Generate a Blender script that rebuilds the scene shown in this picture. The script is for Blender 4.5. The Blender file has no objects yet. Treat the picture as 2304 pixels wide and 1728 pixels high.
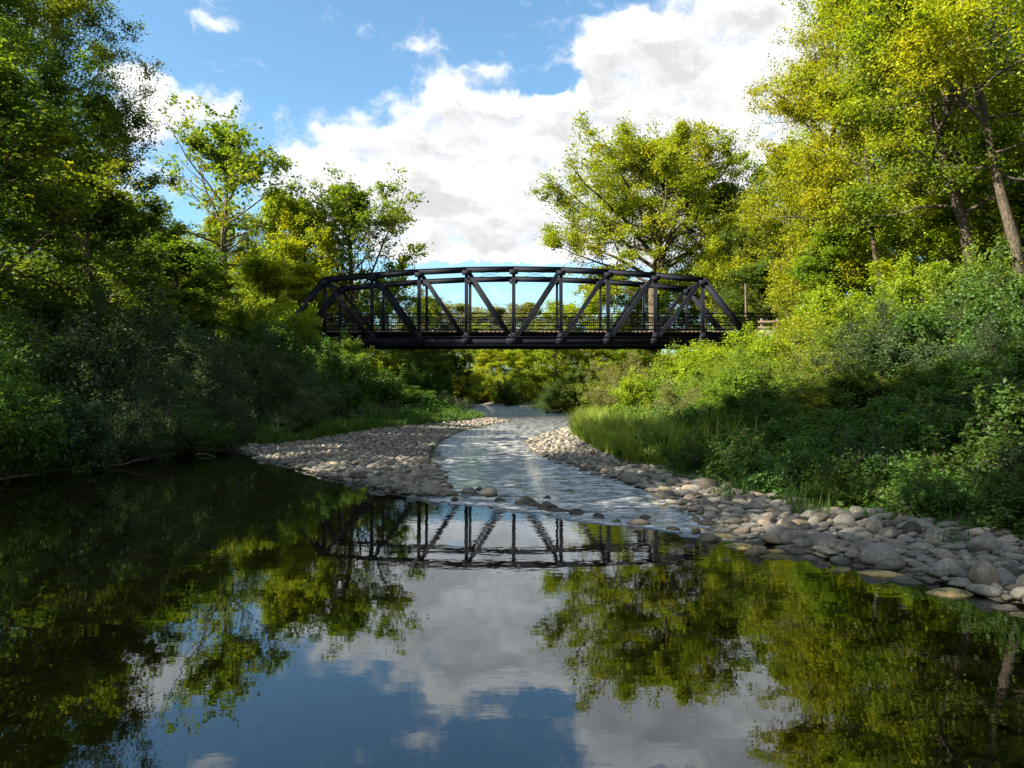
import bpy, math, random
import numpy as np
from mathutils import Vector, Matrix

C = bpy.context.scene.collection
R = math.radians

# ------------------------------------------------------------------ helpers
def tag(o, label=None, cat=None, group=None, kind=None):
    if label: o['label'] = label
    if cat: o['category'] = cat
    if group: o['group'] = group
    if kind: o['kind'] = kind
    return o

def link(o, parent=None):
    C.objects.link(o)
    if parent is not None: o.parent = parent
    return o

def empty(name, loc=(0, 0, 0), rz=0.0):
    o = bpy.data.objects.new(name, None)
    o.empty_display_size = 0.2
    link(o); o.location = loc; o.rotation_euler = (0, 0, rz)
    return o

def qmesh(name, V, F, mat=None, smooth=False):
    """mesh from numpy verts (n,3) and faces (m,k)"""
    V = np.ascontiguousarray(V, dtype=np.float32).reshape(-1, 3)
    F = np.ascontiguousarray(F, dtype=np.int32)
    me = bpy.data.meshes.new(name)
    m, k = F.shape
    me.vertices.add(len(V)); me.vertices.foreach_set('co', V.ravel())
    me.loops.add(m * k); me.loops.foreach_set('vertex_index', F.ravel())
    me.polygons.add(m)
    me.polygons.foreach_set('loop_start', np.arange(0, m * k, k, dtype=np.int32))
    if smooth: me.polygons.foreach_set('use_smooth', np.ones(m, dtype=bool))
    me.update(calc_edges=True)
    if mat: me.materials.append(mat)
    return me

def unit(v):
    return v / np.maximum(np.linalg.norm(v, axis=-1, keepdims=True), 1e-9)

# ------------------------------------------------------------------ node helper
class NT:
    def __init__(self, tree):
        self.t = tree; self.n = tree.nodes; self.l = tree.links
        self.n.clear()
    def new(self, typ, **kw):
        nd = self.n.new(typ)
        for k, v in kw.items(): setattr(nd, k, v)
        return nd
    def put(self, sock, v):
        if isinstance(v, bpy.types.NodeSocket): self.l.new(v, sock)
        elif v is not None: sock.default_value = v
    def math(self, op, a, b=None, c=None, clamp=False):
        nd = self.new('ShaderNodeMath', operation=op); nd.use_clamp = clamp
        for i, v in enumerate((a, b, c)):
            if v is not None: self.put(nd.inputs[i], v)
        return nd.outputs[0]
    def vmath(self, op, a, b=None):
        nd = self.new('ShaderNodeVectorMath', operation=op)
        self.put(nd.inputs[0], a)
        if b is not None: self.put(nd.inputs[1], b)
        return nd.outputs['Value'] if op in ('DOT_PRODUCT', 'LENGTH') else nd.outputs[0]
    def mix(self, f, a, b):
        nd = self.new('ShaderNodeMix', data_type='RGBA')
        self.put(nd.inputs['Factor'], f)
        for s, v in ((nd.inputs[6], a), (nd.inputs[7], b)):
            self.put(s, v if isinstance(v, bpy.types.NodeSocket) else (*v[:3], 1.0))
        return nd.outputs[2]
    def noise(self, vec, scale, detail=4, rough=0.55, dist=0.0, col=False):
        nd = self.new('ShaderNodeTexNoise')
        self.put(nd.inputs['Vector'], vec)
        nd.inputs['Scale'].default_value = scale; nd.inputs['Detail'].default_value = detail
        nd.inputs['Roughness'].default_value = rough; nd.inputs['Distortion'].default_value = dist
        return nd.outputs['Color' if col else 'Fac']
    def smooth(self, v, lo, hi):
        nd = self.new('ShaderNodeMapRange', interpolation_type='SMOOTHSTEP')
        self.put(nd.inputs['Value'], v)
        nd.inputs['From Min'].default_value = lo; nd.inputs['From Max'].default_value = hi
        return nd.outputs['Result']
    def ramp(self, f, stops):
        nd = self.new('ShaderNodeValToRGB')
        self.put(nd.inputs[0], f)
        cr = nd.color_ramp
        while len(cr.elements) < len(stops): cr.elements.new(0.5)
        for e, (p, c) in zip(cr.elements, stops):
            e.position = p; e.color = (*c, 1)
        return nd.outputs[0]
    def bump(self, h, strength, dist):
        nd = self.new('ShaderNodeBump')
        self.put(nd.inputs['Strength'], strength); nd.inputs['Distance'].default_value = dist
        self.put(nd.inputs['Height'], h)
        return nd.outputs[0]

def material(name):
    m = bpy.data.materials.new(name); m.use_nodes = True
    t = NT(m.node_tree)
    out = t.new('ShaderNodeOutputMaterial')
    return m, t, out

def principled(t, out, **kw):
    b = t.new('ShaderNodeBsdfPrincipled')
    for k, v in kw.items(): t.put(b.inputs[k], v)
    t.l.new(b.outputs[0], out.inputs['Surface'])
    return b

def leaf_material(name, a, b, c, yellow=0.35, trans=0.5, gloss=0.035, nscale=0.22):
    """a, b: two leaf greens; c: the colour of turning clumps"""
    m, t, out = material(name)
    geo = t.new('ShaderNodeNewGeometry')
    base = t.mix(geo.outputs['Random Per Island'], a, b)
    n = t.noise(geo.outputs['Position'], nscale, 3, 0.6)
    f = t.math('MULTIPLY', t.smooth(n, 0.5, 0.66), yellow)
    base = t.mix(f, base, c)
    hsv = t.new('ShaderNodeHueSaturation')
    oi = t.new('ShaderNodeObjectInfo')
    t.put(hsv.inputs['Hue'], t.math('MULTIPLY_ADD', oi.outputs['Random'], 0.024, 0.488))
    t.put(hsv.inputs['Value'], t.math('MULTIPLY_ADD', oi.outputs['Random'], 0.3, 0.85))
    t.put(hsv.inputs['Color'], base)
    base = hsv.outputs[0]
    d = t.new('ShaderNodeBsdfDiffuse'); t.put(d.inputs[0], base)
    tr = t.new('ShaderNodeBsdfTranslucent')
    tc = t.new('ShaderNodeMix', data_type='RGBA', blend_type='MULTIPLY')
    tc.inputs[0].default_value = 1.0
    t.put(tc.inputs[6], base); tc.inputs[7].default_value = (1.6, 1.5, 0.5, 1)
    t.put(tr.inputs[0], tc.outputs[2])
    mx = t.new('ShaderNodeMixShader'); mx.inputs[0].default_value = trans
    t.l.new(d.outputs[0], mx.inputs[1]); t.l.new(tr.outputs[0], mx.inputs[2])
    g = t.new('ShaderNodeBsdfGlossy'); g.inputs['Roughness'].default_value = 0.6
    g.inputs['Color'].default_value = (0.8, 0.9, 1.0, 1)
    mx2 = t.new('ShaderNodeMixShader'); mx2.inputs[0].default_value = gloss * .45
    t.l.new(mx.outputs[0], mx2.inputs[1]); t.l.new(g.outputs[0], mx2.inputs[2])
    t.l.new(mx2.outputs[0], out.inputs['Surface'])
    return m

M = {}
# sunlit broad-leaf kinds
M['green'] = leaf_material('leaf_green', (0.085, 0.150, 0.010), (0.140, 0.205, 0.016), (0.24, 0.245, 0.010), 0.55)
M['lime'] = leaf_material('leaf_lime', (0.150, 0.220, 0.008), (0.225, 0.285, 0.012), (0.32, 0.31, 0.008), 0.6)
M['gold'] = leaf_material('leaf_gold', (0.175, 0.225, 0.008), (0.250, 0.285, 0.010), (0.31, 0.295, 0.006), 0.6)
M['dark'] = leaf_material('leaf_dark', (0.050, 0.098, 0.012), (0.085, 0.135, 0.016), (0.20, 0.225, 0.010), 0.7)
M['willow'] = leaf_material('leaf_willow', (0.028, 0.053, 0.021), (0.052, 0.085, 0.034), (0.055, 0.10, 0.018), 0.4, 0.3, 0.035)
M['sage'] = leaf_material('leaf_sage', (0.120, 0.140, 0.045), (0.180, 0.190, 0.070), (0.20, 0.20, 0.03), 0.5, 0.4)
M['fresh'] = leaf_material('leaf_fresh', (0.035, 0.085, 0.012), (0.060, 0.120, 0.018), (0.10, 0.14, 0.012), 0.5, 0.4, 0.03, 0.7)
M['grass'] = leaf_material('leaf_grass', (0.085, 0.150, 0.014), (0.160, 0.200, 0.025), (0.27, 0.24, 0.03), 0.6, 0.5, 0.04, 0.9)

def bark(name, a, b):
    m, t, out = material(name)
    tc = t.new('ShaderNodeTexCoord')
    mp = t.new('ShaderNodeMapping'); mp.inputs['Scale'].default_value = (3, 3, 0.7)
    t.l.new(tc.outputs['Object'], mp.inputs[0])
    n = t.noise(mp.outputs[0], 5.0, 8, 0.75)
    col = t.mix(t.smooth(n, 0.42, 0.60), a, b)
    bm = t.bump(n, 0.7, 0.06)
    p = principled(t, out, **{'Base Color': col, 'Roughness': 0.9, 'Normal': bm})
    return m
M['bark'] = bark('bark_brown', (0.035, 0.026, 0.018), (0.10, 0.075, 0.05))
M['bark_pale'] = bark('bark_pale', (0.020, 0.015, 0.010), (0.085, 0.064, 0.043))

def put_mat(o, mat):
    o.material_slots[0].link = 'OBJECT'; o.material_slots[0].material = mat

# ------------------------------------------------------------------ vegetation
def grow(rng, p0, d0, L, P, bend, wob):
    n = len(p0); pts = np.empty((n, P, 3)); pts[:, 0] = p0; d = unit(d0)
    step = (np.asarray(L) / (P - 1)).reshape(-1, 1)
    for k in range(1, P):
        d = d + rng.normal(0, wob, (n, 3)); d[:, 2] += bend / (P - 1); d = unit(d)
        pts[:, k] = pts[:, k - 1] + d * step
    return pts

def children(rng, pts, m, s0, s1, ang, flat=1.0):
    """m start points and directions on each polyline"""
    n, P, _ = pts.shape
    s = np.linspace(s0, s1, m)[None] + rng.uniform(-.5, .5, (n, m)) * (s1 - s0) / m
    s = np.clip(s, 0.02, 0.995) * (P - 1)
    i = np.minimum(s.astype(int), P - 2); f = (s - i)[..., None]
    I = np.arange(n)[:, None]
    a, b = pts[I, i], pts[I, i + 1]
    p = a + (b - a) * f; tg = unit(b - a)
    r = rng.normal(0, 1, (n, m, 3)); r[..., 2] *= flat
    r = r - tg * (r * tg).sum(-1, keepdims=True); r = unit(r)
    an = np.radians(ang) * rng.uniform(.75, 1.25, (n, m, 1))
    d = tg * np.cos(an) + r * np.sin(an)
    return p.reshape(-1, 3), d.reshape(-1, 3), (s / (P - 1)).reshape(-1)

def tubes(pts, r0, r1, K):
    n, P, _ = pts.shape
    tg = unit(np.gradient(pts, axis=1))
    ref = np.where(np.abs(tg[:, :1, 2:3]) > 0.8, np.array([[[1., 0, 0]]]), np.array([[[0, 0, 1.]]]))
    u = unit(np.cross(tg, np.broadcast_to(ref, tg.shape))); v = np.cross(tg, u)
    r = (np.asarray(r0).reshape(-1, 1) * (1 - np.linspace(0, 1, P))[None] + np.asarray(r1).reshape(-1, 1) * np.linspace(0, 1, P)[None])
    a = np.arange(K) * 2 * math.pi / K
    V = pts[:, :, None] + r[:, :, None, None] * (u[:, :, None] * np.cos(a)[:, None] + v[:, :, None] * np.sin(a)[:, None])
    idx = np.arange(n * P * K).reshape(n, P, K)
    nx = np.roll(idx, -1, axis=2)
    F = np.stack([idx[:, :-1], nx[:, :-1], nx[:, 1:], idx[:, 1:]], -1).reshape(-1, 4)
    return V.reshape(-1, 3), F

def join(parts):
    Vs, Fs, o = [], [], 0
    for V, F in parts:
        Vs.append(V); Fs.append(F + o); o += len(V)
    return np.concatenate(Vs), np.concatenate(Fs)

def leaves(rng, P, size, up=0.6, aspect=0.62, droop=0.0):
    """one folded rhombic leaf (two quads sharing nothing) per point; returns quads"""
    n = len(P)
    nrm = rng.normal(0, 1, (n, 3)); nrm[:, 2] = np.abs(nrm[:, 2]) + up; nrm = unit(nrm)
    d = rng.normal(0, 1, (n, 3)); d[:, 2] -= droop
    d = unit(d - nrm * (d * nrm).sum(-1, keepdims=True))
    w = np.cross(nrm, d)
    L = (size * rng.uniform(.55, 1.3, (n, 1))); W = L * aspect * 0.5
    base = P - d * L * .5
    mid = P + nrm * L * rng.uniform(-.16, .16, (n, 1))
    V = np.stack([base, mid + w * W - d * L * .06, P + d * L * .5, mid - w * W - d * L * .06], 1)
    return V.reshape(-1, 3), np.arange(n * 4, dtype=np.int32).reshape(n, 4)

def build_tree(seed, H, base, prof, nl, elev=(60, 15), bend=0.5, lean=(0, 0), r0=None, nleaf=30000, size=0.3, spread=0.5,
               asym=None, sec=8, ter=4, wob=0.12, twig=0.42, up=0.6, droop=0.0, leaf_from=0.2, clump=0.8, forks=1):
    """returns trunk mesh arrays and crown mesh arrays of a tree H high whose crown radius at height fraction t is prof(t)"""
    rng = np.random.default_rng(seed)
    r0 = r0 or H * 0.012
    P = 14
    tt = np.linspace(0, 1, P)
    tr = np.zeros((1, P, 3)); tr[0, :, 2] = tt * H * 0.95
    w = np.cumsum(rng.normal(0, 1, (P, 2)), 0) * H * 0.006; w[0] = 0
    tr[0, :, :2] = w + np.array(lean)[None] * tt[:, None]
    trad = r0 * (1 - tt) ** 0.75 + 0.02
    # trunk with radius per ring
    K = 10
    tg = unit(np.gradient(tr, axis=1))
    a = np.arange(K) * 2 * math.pi / K
    flare = 1 + 0.5 * np.exp(-tt * 18)
    rr = (trad * flare)[None, :, None, None]
    u = np.array([1., 0, 0]); v = np.array([0, 1., 0])
    Vt = tr[:, :, None] + rr * (u * np.cos(a)[:, None] + v * np.sin(a)[:, None]) * (1 + 0.1 * rng.normal(0, 1, (1, P, K, 1)) * .5)
    idx = np.arange(P * K).reshape(1, P, K); nx = np.roll(idx, -1, 2)
    Ft = np.stack([idx[:, :-1], nx[:, :-1], nx[:, 1:], idx[:, 1:]], -1).reshape(-1, 4)
    wood = [(Vt.reshape(-1, 3), Ft)]
    # limbs
    t = base + (0.97 - base) * (np.arange(nl) + rng.uniform(0, 1, nl)) / nl
    x = t * (P - 1); i = np.minimum(x.astype(int), P - 2); f = (x - i)[:, None]
    p0 = tr[0, i] * (1 - f) + tr[0, i + 1] * f
    az = np.arange(nl) * 2.39996 + rng.uniform(-.6, .6, nl)
    q = (t - base) / (1 - base)
    el = np.radians(elev[1] + (elev[0] - elev[1]) * q + rng.normal(0, 9, nl))
    L = np.array([prof(v) for v in q]) * rng.uniform(.72, 1.12, nl) / np.maximum(np.cos(el), 0.45)
    if asym: L *= 1 + asym[1] * np.cos(az - asym[0])
    room = (H * .94 - p0[:, 2]) / np.maximum(np.sin(el) + bend * .25, .12)
    L = np.minimum(L, np.maximum(room * rng.uniform(.85, 1.0, nl), .04 * H))
    d0 = np.stack([np.cos(el) * np.cos(az), np.cos(el) * np.sin(az), np.sin(el)], 1)
    limb = grow(rng, p0, d0, L, 8, bend, wob)
    lr = np.interp(t, tt, trad) * 0.55 * np.clip(L / L.max(), .35, 1)
    wood.append(tubes(limb, lr, lr * .12 + .005, 6))
    m2 = sec
    p, d, s = children(rng, limb, m2, 0.22, 1.0, 48, .7)
    L2 = np.repeat(L, m2) * twig * (1.15 - 0.65 * s) * rng.uniform(.6, 1.2, len(p))
    s2 = grow(rng, p, d, L2, 5, bend * .6, wob)
    r2 = np.repeat(lr, m2) * (1 - .8 * s) * .5
    wood.append(tubes(s2, r2 + .004, r2 * .2 + .003, 4))
    p, d, s = children(rng, s2, ter, 0.25, 1.0, 42, .8)
    L3 = np.repeat(L2, ter) * .5 * rng.uniform(.6, 1.3, len(p)) + spread * .25
    s3 = grow(rng, p, d, L3, 4, bend * .4, wob)
    wood.append(tubes(s3, np.repeat(r2, ter) * .3 + .003, np.full(len(p), .003), 3))
    # leaves
    tips = s3[:, 1:].reshape(-1, 3)
    wt = np.repeat(np.exp(rng.normal(0, clump, len(s2))), ter * 3)
    lead = tr[0, -4:] ; tips = np.concatenate([tips, lead]); wt = np.concatenate([wt, np.full(4, wt.mean() * 12)])
    z = (tips[:, 2] / H); wt = wt * np.clip((z - base * leaf_from) / .05, 0, 1)
    k = rng.choice(len(tips), nleaf, p=wt / wt.sum())
    pts = tips[k] + rng.normal(0, 1, (nleaf, 3)) * np.array([spread, spread, spread * .6])[None] * rng.uniform(.3, 1, (nleaf, 1))
    return join(wood), leaves(rng, pts, size, up, droop=droop)

def build_bush(seed, r, h, nleaf=20000, size=0.09, stems=16, aspect=.55, up=.5, spread=.16, clump=.7, wisp=0.0, sec=7, low=8):
    rng = np.random.default_rng(seed)
    az = rng.uniform(0, 2 * math.pi, stems); el = np.radians(rng.uniform(low, 88, stems))
    d0 = np.stack([np.cos(el) * np.cos(az), np.cos(el) * np.sin(az), np.sin(el)], 1)
    L = 1 / np.sqrt((np.cos(el) / r) ** 2 + (np.sin(el) / h) ** 2) * rng.uniform(.62, 1.0, stems)
    p0 = rng.normal(0, .10 * r, (stems, 3)); p0[:, 2] = 0
    st = grow(rng, p0, d0 + np.array([0, 0, .25]), L, 7, -.15, .12)
    wood = [tubes(st, np.full(stems, .012 * h + .008), np.full(stems, .006), 5)]
    p, d, s = children(rng, st, sec, .15, 1, 42)
    L2 = np.repeat(L, sec) * .42 * (1.1 - .5 * s) * rng.uniform(.6, 1.2, len(p))
    s2 = grow(rng, p, d, L2, 5, .25, .12)
    wood.append(tubes(s2, np.full(len(p), .008), np.full(len(p), .003), 3))
    p, d, s = children(rng, s2, 4, .2, 1, 40)
    L3 = np.repeat(L2, 4) * (.5 + wisp) * rng.uniform(.5, 1.3, len(p))
    s3 = grow(rng, p, d, L3, 5, .3, .1)
    wood.append(tubes(s3, np.full(len(p), .005), np.full(len(p), .002), 3))
    tips = s3[:, 1:].reshape(-1, 3)
    wt = np.repeat(np.exp(rng.normal(0, clump, len(s2))), 16)
    k = rng.choice(len(tips), nleaf, p=wt / wt.sum())
    pts = tips[k] + rng.normal(0, spread, (nleaf, 3)) * rng.uniform(.2, 1, (nleaf, 1))
    pts[:, 2] = np.abs(pts[:, 2]) + .02
    return join(wood), leaves(rng, pts, size, up, aspect)

# ------------------------------------------------------------------ land and water outlines (metres, camera at the origin looking along +Y)
WATER = np.array([(-14, -25), (-13, 0), (-12.5, 5), (-11.2, 10), (-10.5, 15), (-10.2, 17.6), (-9.7, 21.6), (-8.8, 23), (-7.9, 22.2), (-6.6, 19.6), (-5.1, 17.6),
    (-3.9, 15.6), (-3.0, 14.5), (-2.2, 13.4), (-1.66, 12.9), (-1.1, 12.7), (-1.3, 14.5), (-1.43, 15.7), (-2.1, 18.8), (-2.5, 22.4), (-2.6, 28), (-2.3, 34), (-1.2, 40), (-.1, 44.5),
    (-1, 48), (-2.2, 52), (-4.5, 62), (-6, 75), (-8, 88), (-14, 100), (-25, 112), (-60, 130), (-60, 140), (-25, 124), (-12, 110), (-3, 98), (2, 84), (3.4, 70),
    (4.3, 58), (4.3, 50), (3.9, 45), (3.3, 40), (2.5, 36), (1.3, 30.5), (.48, 26.5), (.6, 23.5), (.83, 20.8), (1.4, 18.6), (1.9, 16.6), (2.5, 13.5), (2.75, 11.4), (2.75, 9.2), (3.35, 8.35),
    (3.9, 7.4), (4.3, 6.3), (4.9, 4), (5.4, 0), (6, -10), (7, -25)], float)
FLOOD = np.array([(-14.2, -25), (-13.15, 0), (-12.6, 5), (-11.35, 10), (-10.65, 15), (-10.3, 17.6), (-9.85, 21.3), (-7.6, 24.5), (-6.7, 26.2), (-6.2, 32.4), (-4.8, 37), (-2.9, 43.5), (-2.1, 49), (-3, 54), (-5.5, 64),
    (-8, 80), (-10, 90), (-16, 102), (-30, 114), (-60, 133), (-60, 140), (-24, 127), (-10, 113), (-1, 99), (4, 84), (5.3, 70), (6, 58), (5.2, 48), (3.7, 40), (2.8, 33),
    (2.4, 29), (2.5, 22), (2.95, 15.9), (3.8, 12), (4.5, 10.2), (5.4, 8.6), (6.1, 7.2), (7.0, 3), (8.5, -5), (9.5, -25)], float)

def sdist(poly, x, y):
    """signed distance, positive outside the polygon"""
    x = np.asarray(x, float).ravel(); y = np.asarray(y, float).ravel()
    best = np.full(len(x), 1e9); inside = np.zeros(len(x), bool)
    n = len(poly)
    for i in range(n):
        ax, ay = poly[i]; bx, by = poly[(i + 1) % n]
        dx, dy = bx - ax, by - ay
        t = np.clip(((x - ax) * dx + (y - ay) * dy) / (dx * dx + dy * dy), 0, 1)
        best = np.minimum(best, (x - ax - t * dx) ** 2 + (y - ay - t * dy) ** 2)
        c = (ay > y) != (by > y)
        if ay != by: inside ^= c & (x < (bx - ax) * (y - ay) / (by - ay) + ax)
    d = np.sqrt(best)
    return np.where(inside, -d, d)

def sstep(v, a, b):
    t = np.clip((v - a) / (b - a), 0, 1); return t * t * (3 - 2 * t)

def vnoise(x, y, s, seed=0):
    """cheap smooth value noise"""
    x = x / s; y = y / s
    xi = np.floor(x).astype(int); yi = np.floor(y).astype(int); fx = x - xi; fy = y - yi
    fx = fx * fx * (3 - 2 * fx); fy = fy * fy * (3 - 2 * fy)
    def h(a, b):
        v = np.sin(a * 127.1 + b * 311.7 + seed * 74.7) * 43758.5453
        return v - np.floor(v)
    return (h(xi, yi) * (1 - fx) + h(xi + 1, yi) * fx) * (1 - fy) + (h(xi, yi + 1) * (1 - fx) + h(xi + 1, yi + 1) * fx) * fy

def riffle_np(x, y):
    return sstep(y - (11.5 - .84 * x), -.5, 1.0) * sstep(x - (-4 - np.maximum(0, y - 40) * .5), 0, .6)

def ground_z(x, y):
    x = np.asarray(x, float).ravel(); y = np.asarray(y, float).ravel()
    dw = sdist(WATER, x, y); df = sdist(FLOOD, x, y)
    rif = riffle_np(x, y)
    deep = -np.minimum(-dw * .17, 1.15 - .9 * rif) - .02
    up = 1.9 + 2.3 * sstep(y, 26, 44)
    land = .015 + .045 * np.minimum(dw, 4) + sstep(df, .3, 13) * up + sstep(df, 10, 45) * (5.6 - up)
    land += (vnoise(x, y, 3.1) - .5) * .25 * sstep(df, .5, 4) + (vnoise(x, y, .9, 3) - .5) * .04
    return np.where(dw < 0, deep, land)

def gz(x, y):
    return float(ground_z([x], [y])[0])

def grid_axis(a, b, fine, ext, grow_=1.35):
    v = list(np.arange(a, b + fine * .5, fine)); s = fine
    while v[-1] < ext: s *= grow_; v.append(v[-1] + s)
    s = fine
    while v[0] > -ext: s *= grow_; v.insert(0, v[0] - s)
    return np.array(v)

gx = grid_axis(-14, 12, .25, 900); gy = grid_axis(-6, 62, .25, 900)
XX, YY = np.meshgrid(gx, gy)
ZZ = ground_z(XX, YY)
V = np.stack([XX.ravel(), YY.ravel(), ZZ], 1)
ii = np.arange(len(gx) * len(gy)).reshape(len(gy), len(gx))
F = np.stack([ii[:-1, :-1], ii[:-1, 1:], ii[1:, 1:], ii[1:, :-1]], -1).reshape(-1, 4)

m, t, out = material('riverbank_ground')
geo = t.new('ShaderNodeNewGeometry'); sep = t.new('ShaderNodeSeparateXYZ'); t.l.new(geo.outputs['Position'], sep.inputs[0])
vo = t.new('ShaderNodeTexVoronoi'); vo.inputs['Scale'].default_value = 9.0; t.l.new(geo.outputs['Position'], vo.inputs['Vector'])
vs = t.new('ShaderNodeSeparateColor'); t.l.new(vo.outputs['Color'], vs.inputs[0])
n1 = t.noise(geo.outputs['Position'], 1.7, 5)
peb = t.ramp(vs.outputs[0], [(0, (.05, .045, .036)), (.5, (.10, .092, .075)), (1, (.17, .155, .13))])
bedc = t.ramp(vs.outputs[1], [(0, (.05, .040, .014)), (.5, (.11, .085, .03)), (1, (.19, .145, .06))])
soil = t.mix(t.smooth(n1, .4, .65), (.022, .026, .010), (.050, .062, .016))
zz = t.math('ADD', sep.outputs[2], t.math('MULTIPLY_ADD', n1, .2, -.1))
c1 = t.mix(t.smooth(sep.outputs[2], -.04, .03), bedc, peb)
c2 = t.mix(t.smooth(zz, .38, .6), c1, soil)
hb = t.math('SUBTRACT', 1.0, vo.outputs['Distance'])
principled(t, out, **{'Base Color': c2, 'Roughness': .95, 'Normal': t.bump(hb, .8, .05)})
M['ground'] = m
o = link(bpy.data.objects.new('ground', qmesh('ground', V, F, m, True)))
tag(o, 'pebbly river bed and green banks rising to the bridge', kind='structure')

# water: one flat sheet; the banks rise out of it
m, t, out = material('river_water')
geo = t.new('ShaderNodeNewGeometry'); sep = t.new('ShaderNodeSeparateXYZ'); t.l.new(geo.outputs['Position'], sep.inputs[0])
X, Y = sep.outputs[0], sep.outputs[1]
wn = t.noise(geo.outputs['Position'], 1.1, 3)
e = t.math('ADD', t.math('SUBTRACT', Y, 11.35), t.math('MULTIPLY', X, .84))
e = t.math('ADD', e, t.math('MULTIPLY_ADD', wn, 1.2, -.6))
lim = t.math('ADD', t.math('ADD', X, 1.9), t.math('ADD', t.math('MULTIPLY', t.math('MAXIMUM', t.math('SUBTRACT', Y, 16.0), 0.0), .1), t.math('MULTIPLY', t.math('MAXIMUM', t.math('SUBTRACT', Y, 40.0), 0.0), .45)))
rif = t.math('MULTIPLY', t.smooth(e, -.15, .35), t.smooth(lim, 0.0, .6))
near = t.math('MULTIPLY', t.smooth(e, -2.6, .2), t.smooth(lim, -.5, .8))
mp = t.new('ShaderNodeMapping'); mp.inputs['Scale'].default_value = (2.9, 3.4, 1); mp.inputs['Rotation'].default_value = (0, 0, .12)
t.l.new(geo.outputs['Position'], mp.inputs[0])
w1 = t.noise(mp.outputs[0], 1.0, 4, .6, .4)
mp2 = t.new('ShaderNodeMapping'); mp2.inputs['Scale'].default_value = (.7, 1.5, 1)
t.l.new(geo.outputs['Position'], mp2.inputs[0])
w2 = t.noise(mp2.outputs[0], 1.0, 3, .5, .3)
mp3 = t.new('ShaderNodeMapping'); mp3.inputs['Scale'].default_value = (5., 9., 1)
t.l.new(geo.outputs['Position'], mp3.inputs[0])
w3 = t.noise(mp3.outputs[0], 1.0, 2, .5)
hgt = t.math('ADD', t.math('MULTIPLY', t.math('ADD', w1, t.math('MULTIPLY', w2, .9)), t.math('MULTIPLY', rif, .32)),
             t.math('ADD', t.math('MULTIPLY', w2, .0014), t.math('MULTIPLY', w3, t.math('MULTIPLY_ADD', near, .0010, .0003))))
nb = t.bump(hgt, 1.0, 1.0)
fr = t.new('ShaderNodeFresnel'); fr.inputs['IOR'].default_value = 2.0; t.l.new(nb, fr.inputs['Normal'])
gl = t.new('ShaderNodeBsdfGlossy'); gl.inputs['Roughness'].default_value = .012; gl.inputs['Color'].default_value = (.90, .96, 1.0, 1)
t.l.new(nb, gl.inputs['Normal'])
tp = t.new('ShaderNodeBsdfTransparent'); tp.inputs[0].default_value = (.52, .57, .40, 1)
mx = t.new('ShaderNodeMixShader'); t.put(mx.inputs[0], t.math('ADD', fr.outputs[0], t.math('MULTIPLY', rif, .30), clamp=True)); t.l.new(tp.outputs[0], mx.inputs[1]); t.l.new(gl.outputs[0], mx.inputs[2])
foam = t.new('ShaderNodeBsdfDiffuse'); foam.inputs[0].default_value = (.74, .76, .76, 1)
mxf = t.new('ShaderNodeMixShader')
t.put(mxf.inputs[0], t.math('MULTIPLY', rif, t.math('MULTIPLY', t.math('MULTIPLY', t.smooth(w1, .40, .80), t.smooth(Y, 70, 25)), .62)))
t.l.new(mx.outputs[0], mxf.inputs[1]); t.l.new(foam.outputs[0], mxf.inputs[2])
t.l.new(mxf.outputs[0], out.inputs['Surface'])
M['water'] = m
wx = [-400, -60, -14, 10, 400]; wy = [-60, -25, 60, 145, 400]
wp = np.array([(-16, -30, 0), (9, -30, 0), (9, 60, 0), (-16, 60, 0), (9, 150, 0), (-16, 150, 0), (-70, 150, 0), (-70, 60, 0)], float)
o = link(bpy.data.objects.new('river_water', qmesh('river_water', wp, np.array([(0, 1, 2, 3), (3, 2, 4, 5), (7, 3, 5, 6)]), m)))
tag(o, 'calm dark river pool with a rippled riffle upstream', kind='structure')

# ------------------------------------------------------------------ stones
def ico(sub):
    import bmesh
    bm = bmesh.new(); bmesh.ops.create_icosphere(bm, subdivisions=sub, radius=1.0)
    V = np.array([v.co[:] for v in bm.verts]); F = np.array([[v.index for v in f.verts] for f in bm.faces]); bm.free()
    return V, F

def stone_shape(V, seed, angular=.0):
    rng = np.random.default_rng(seed)
    k = rng.normal(0, 1, (7, 3)); ph = rng.uniform(0, 6.28, 7); am = rng.uniform(.03, .10, 7)
    r = np.ones(len(V))
    for a, b, c in zip(k, ph, am): r += c * np.sin((V * a).sum(1) * 1.7 + b)
    for _ in range(int(6 + angular * 14)):         # flattened facets, as river cobbles have
        n = unit(rng.normal(0, 1, 3)); d = (V * n).sum(1) * r; lim = rng.uniform(.66, .92) - angular * .14
        r = np.where(d > lim, r * (1 - .88 * (1 - lim / np.maximum(d, lim))), r)
    return V * r[:, None]

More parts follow.
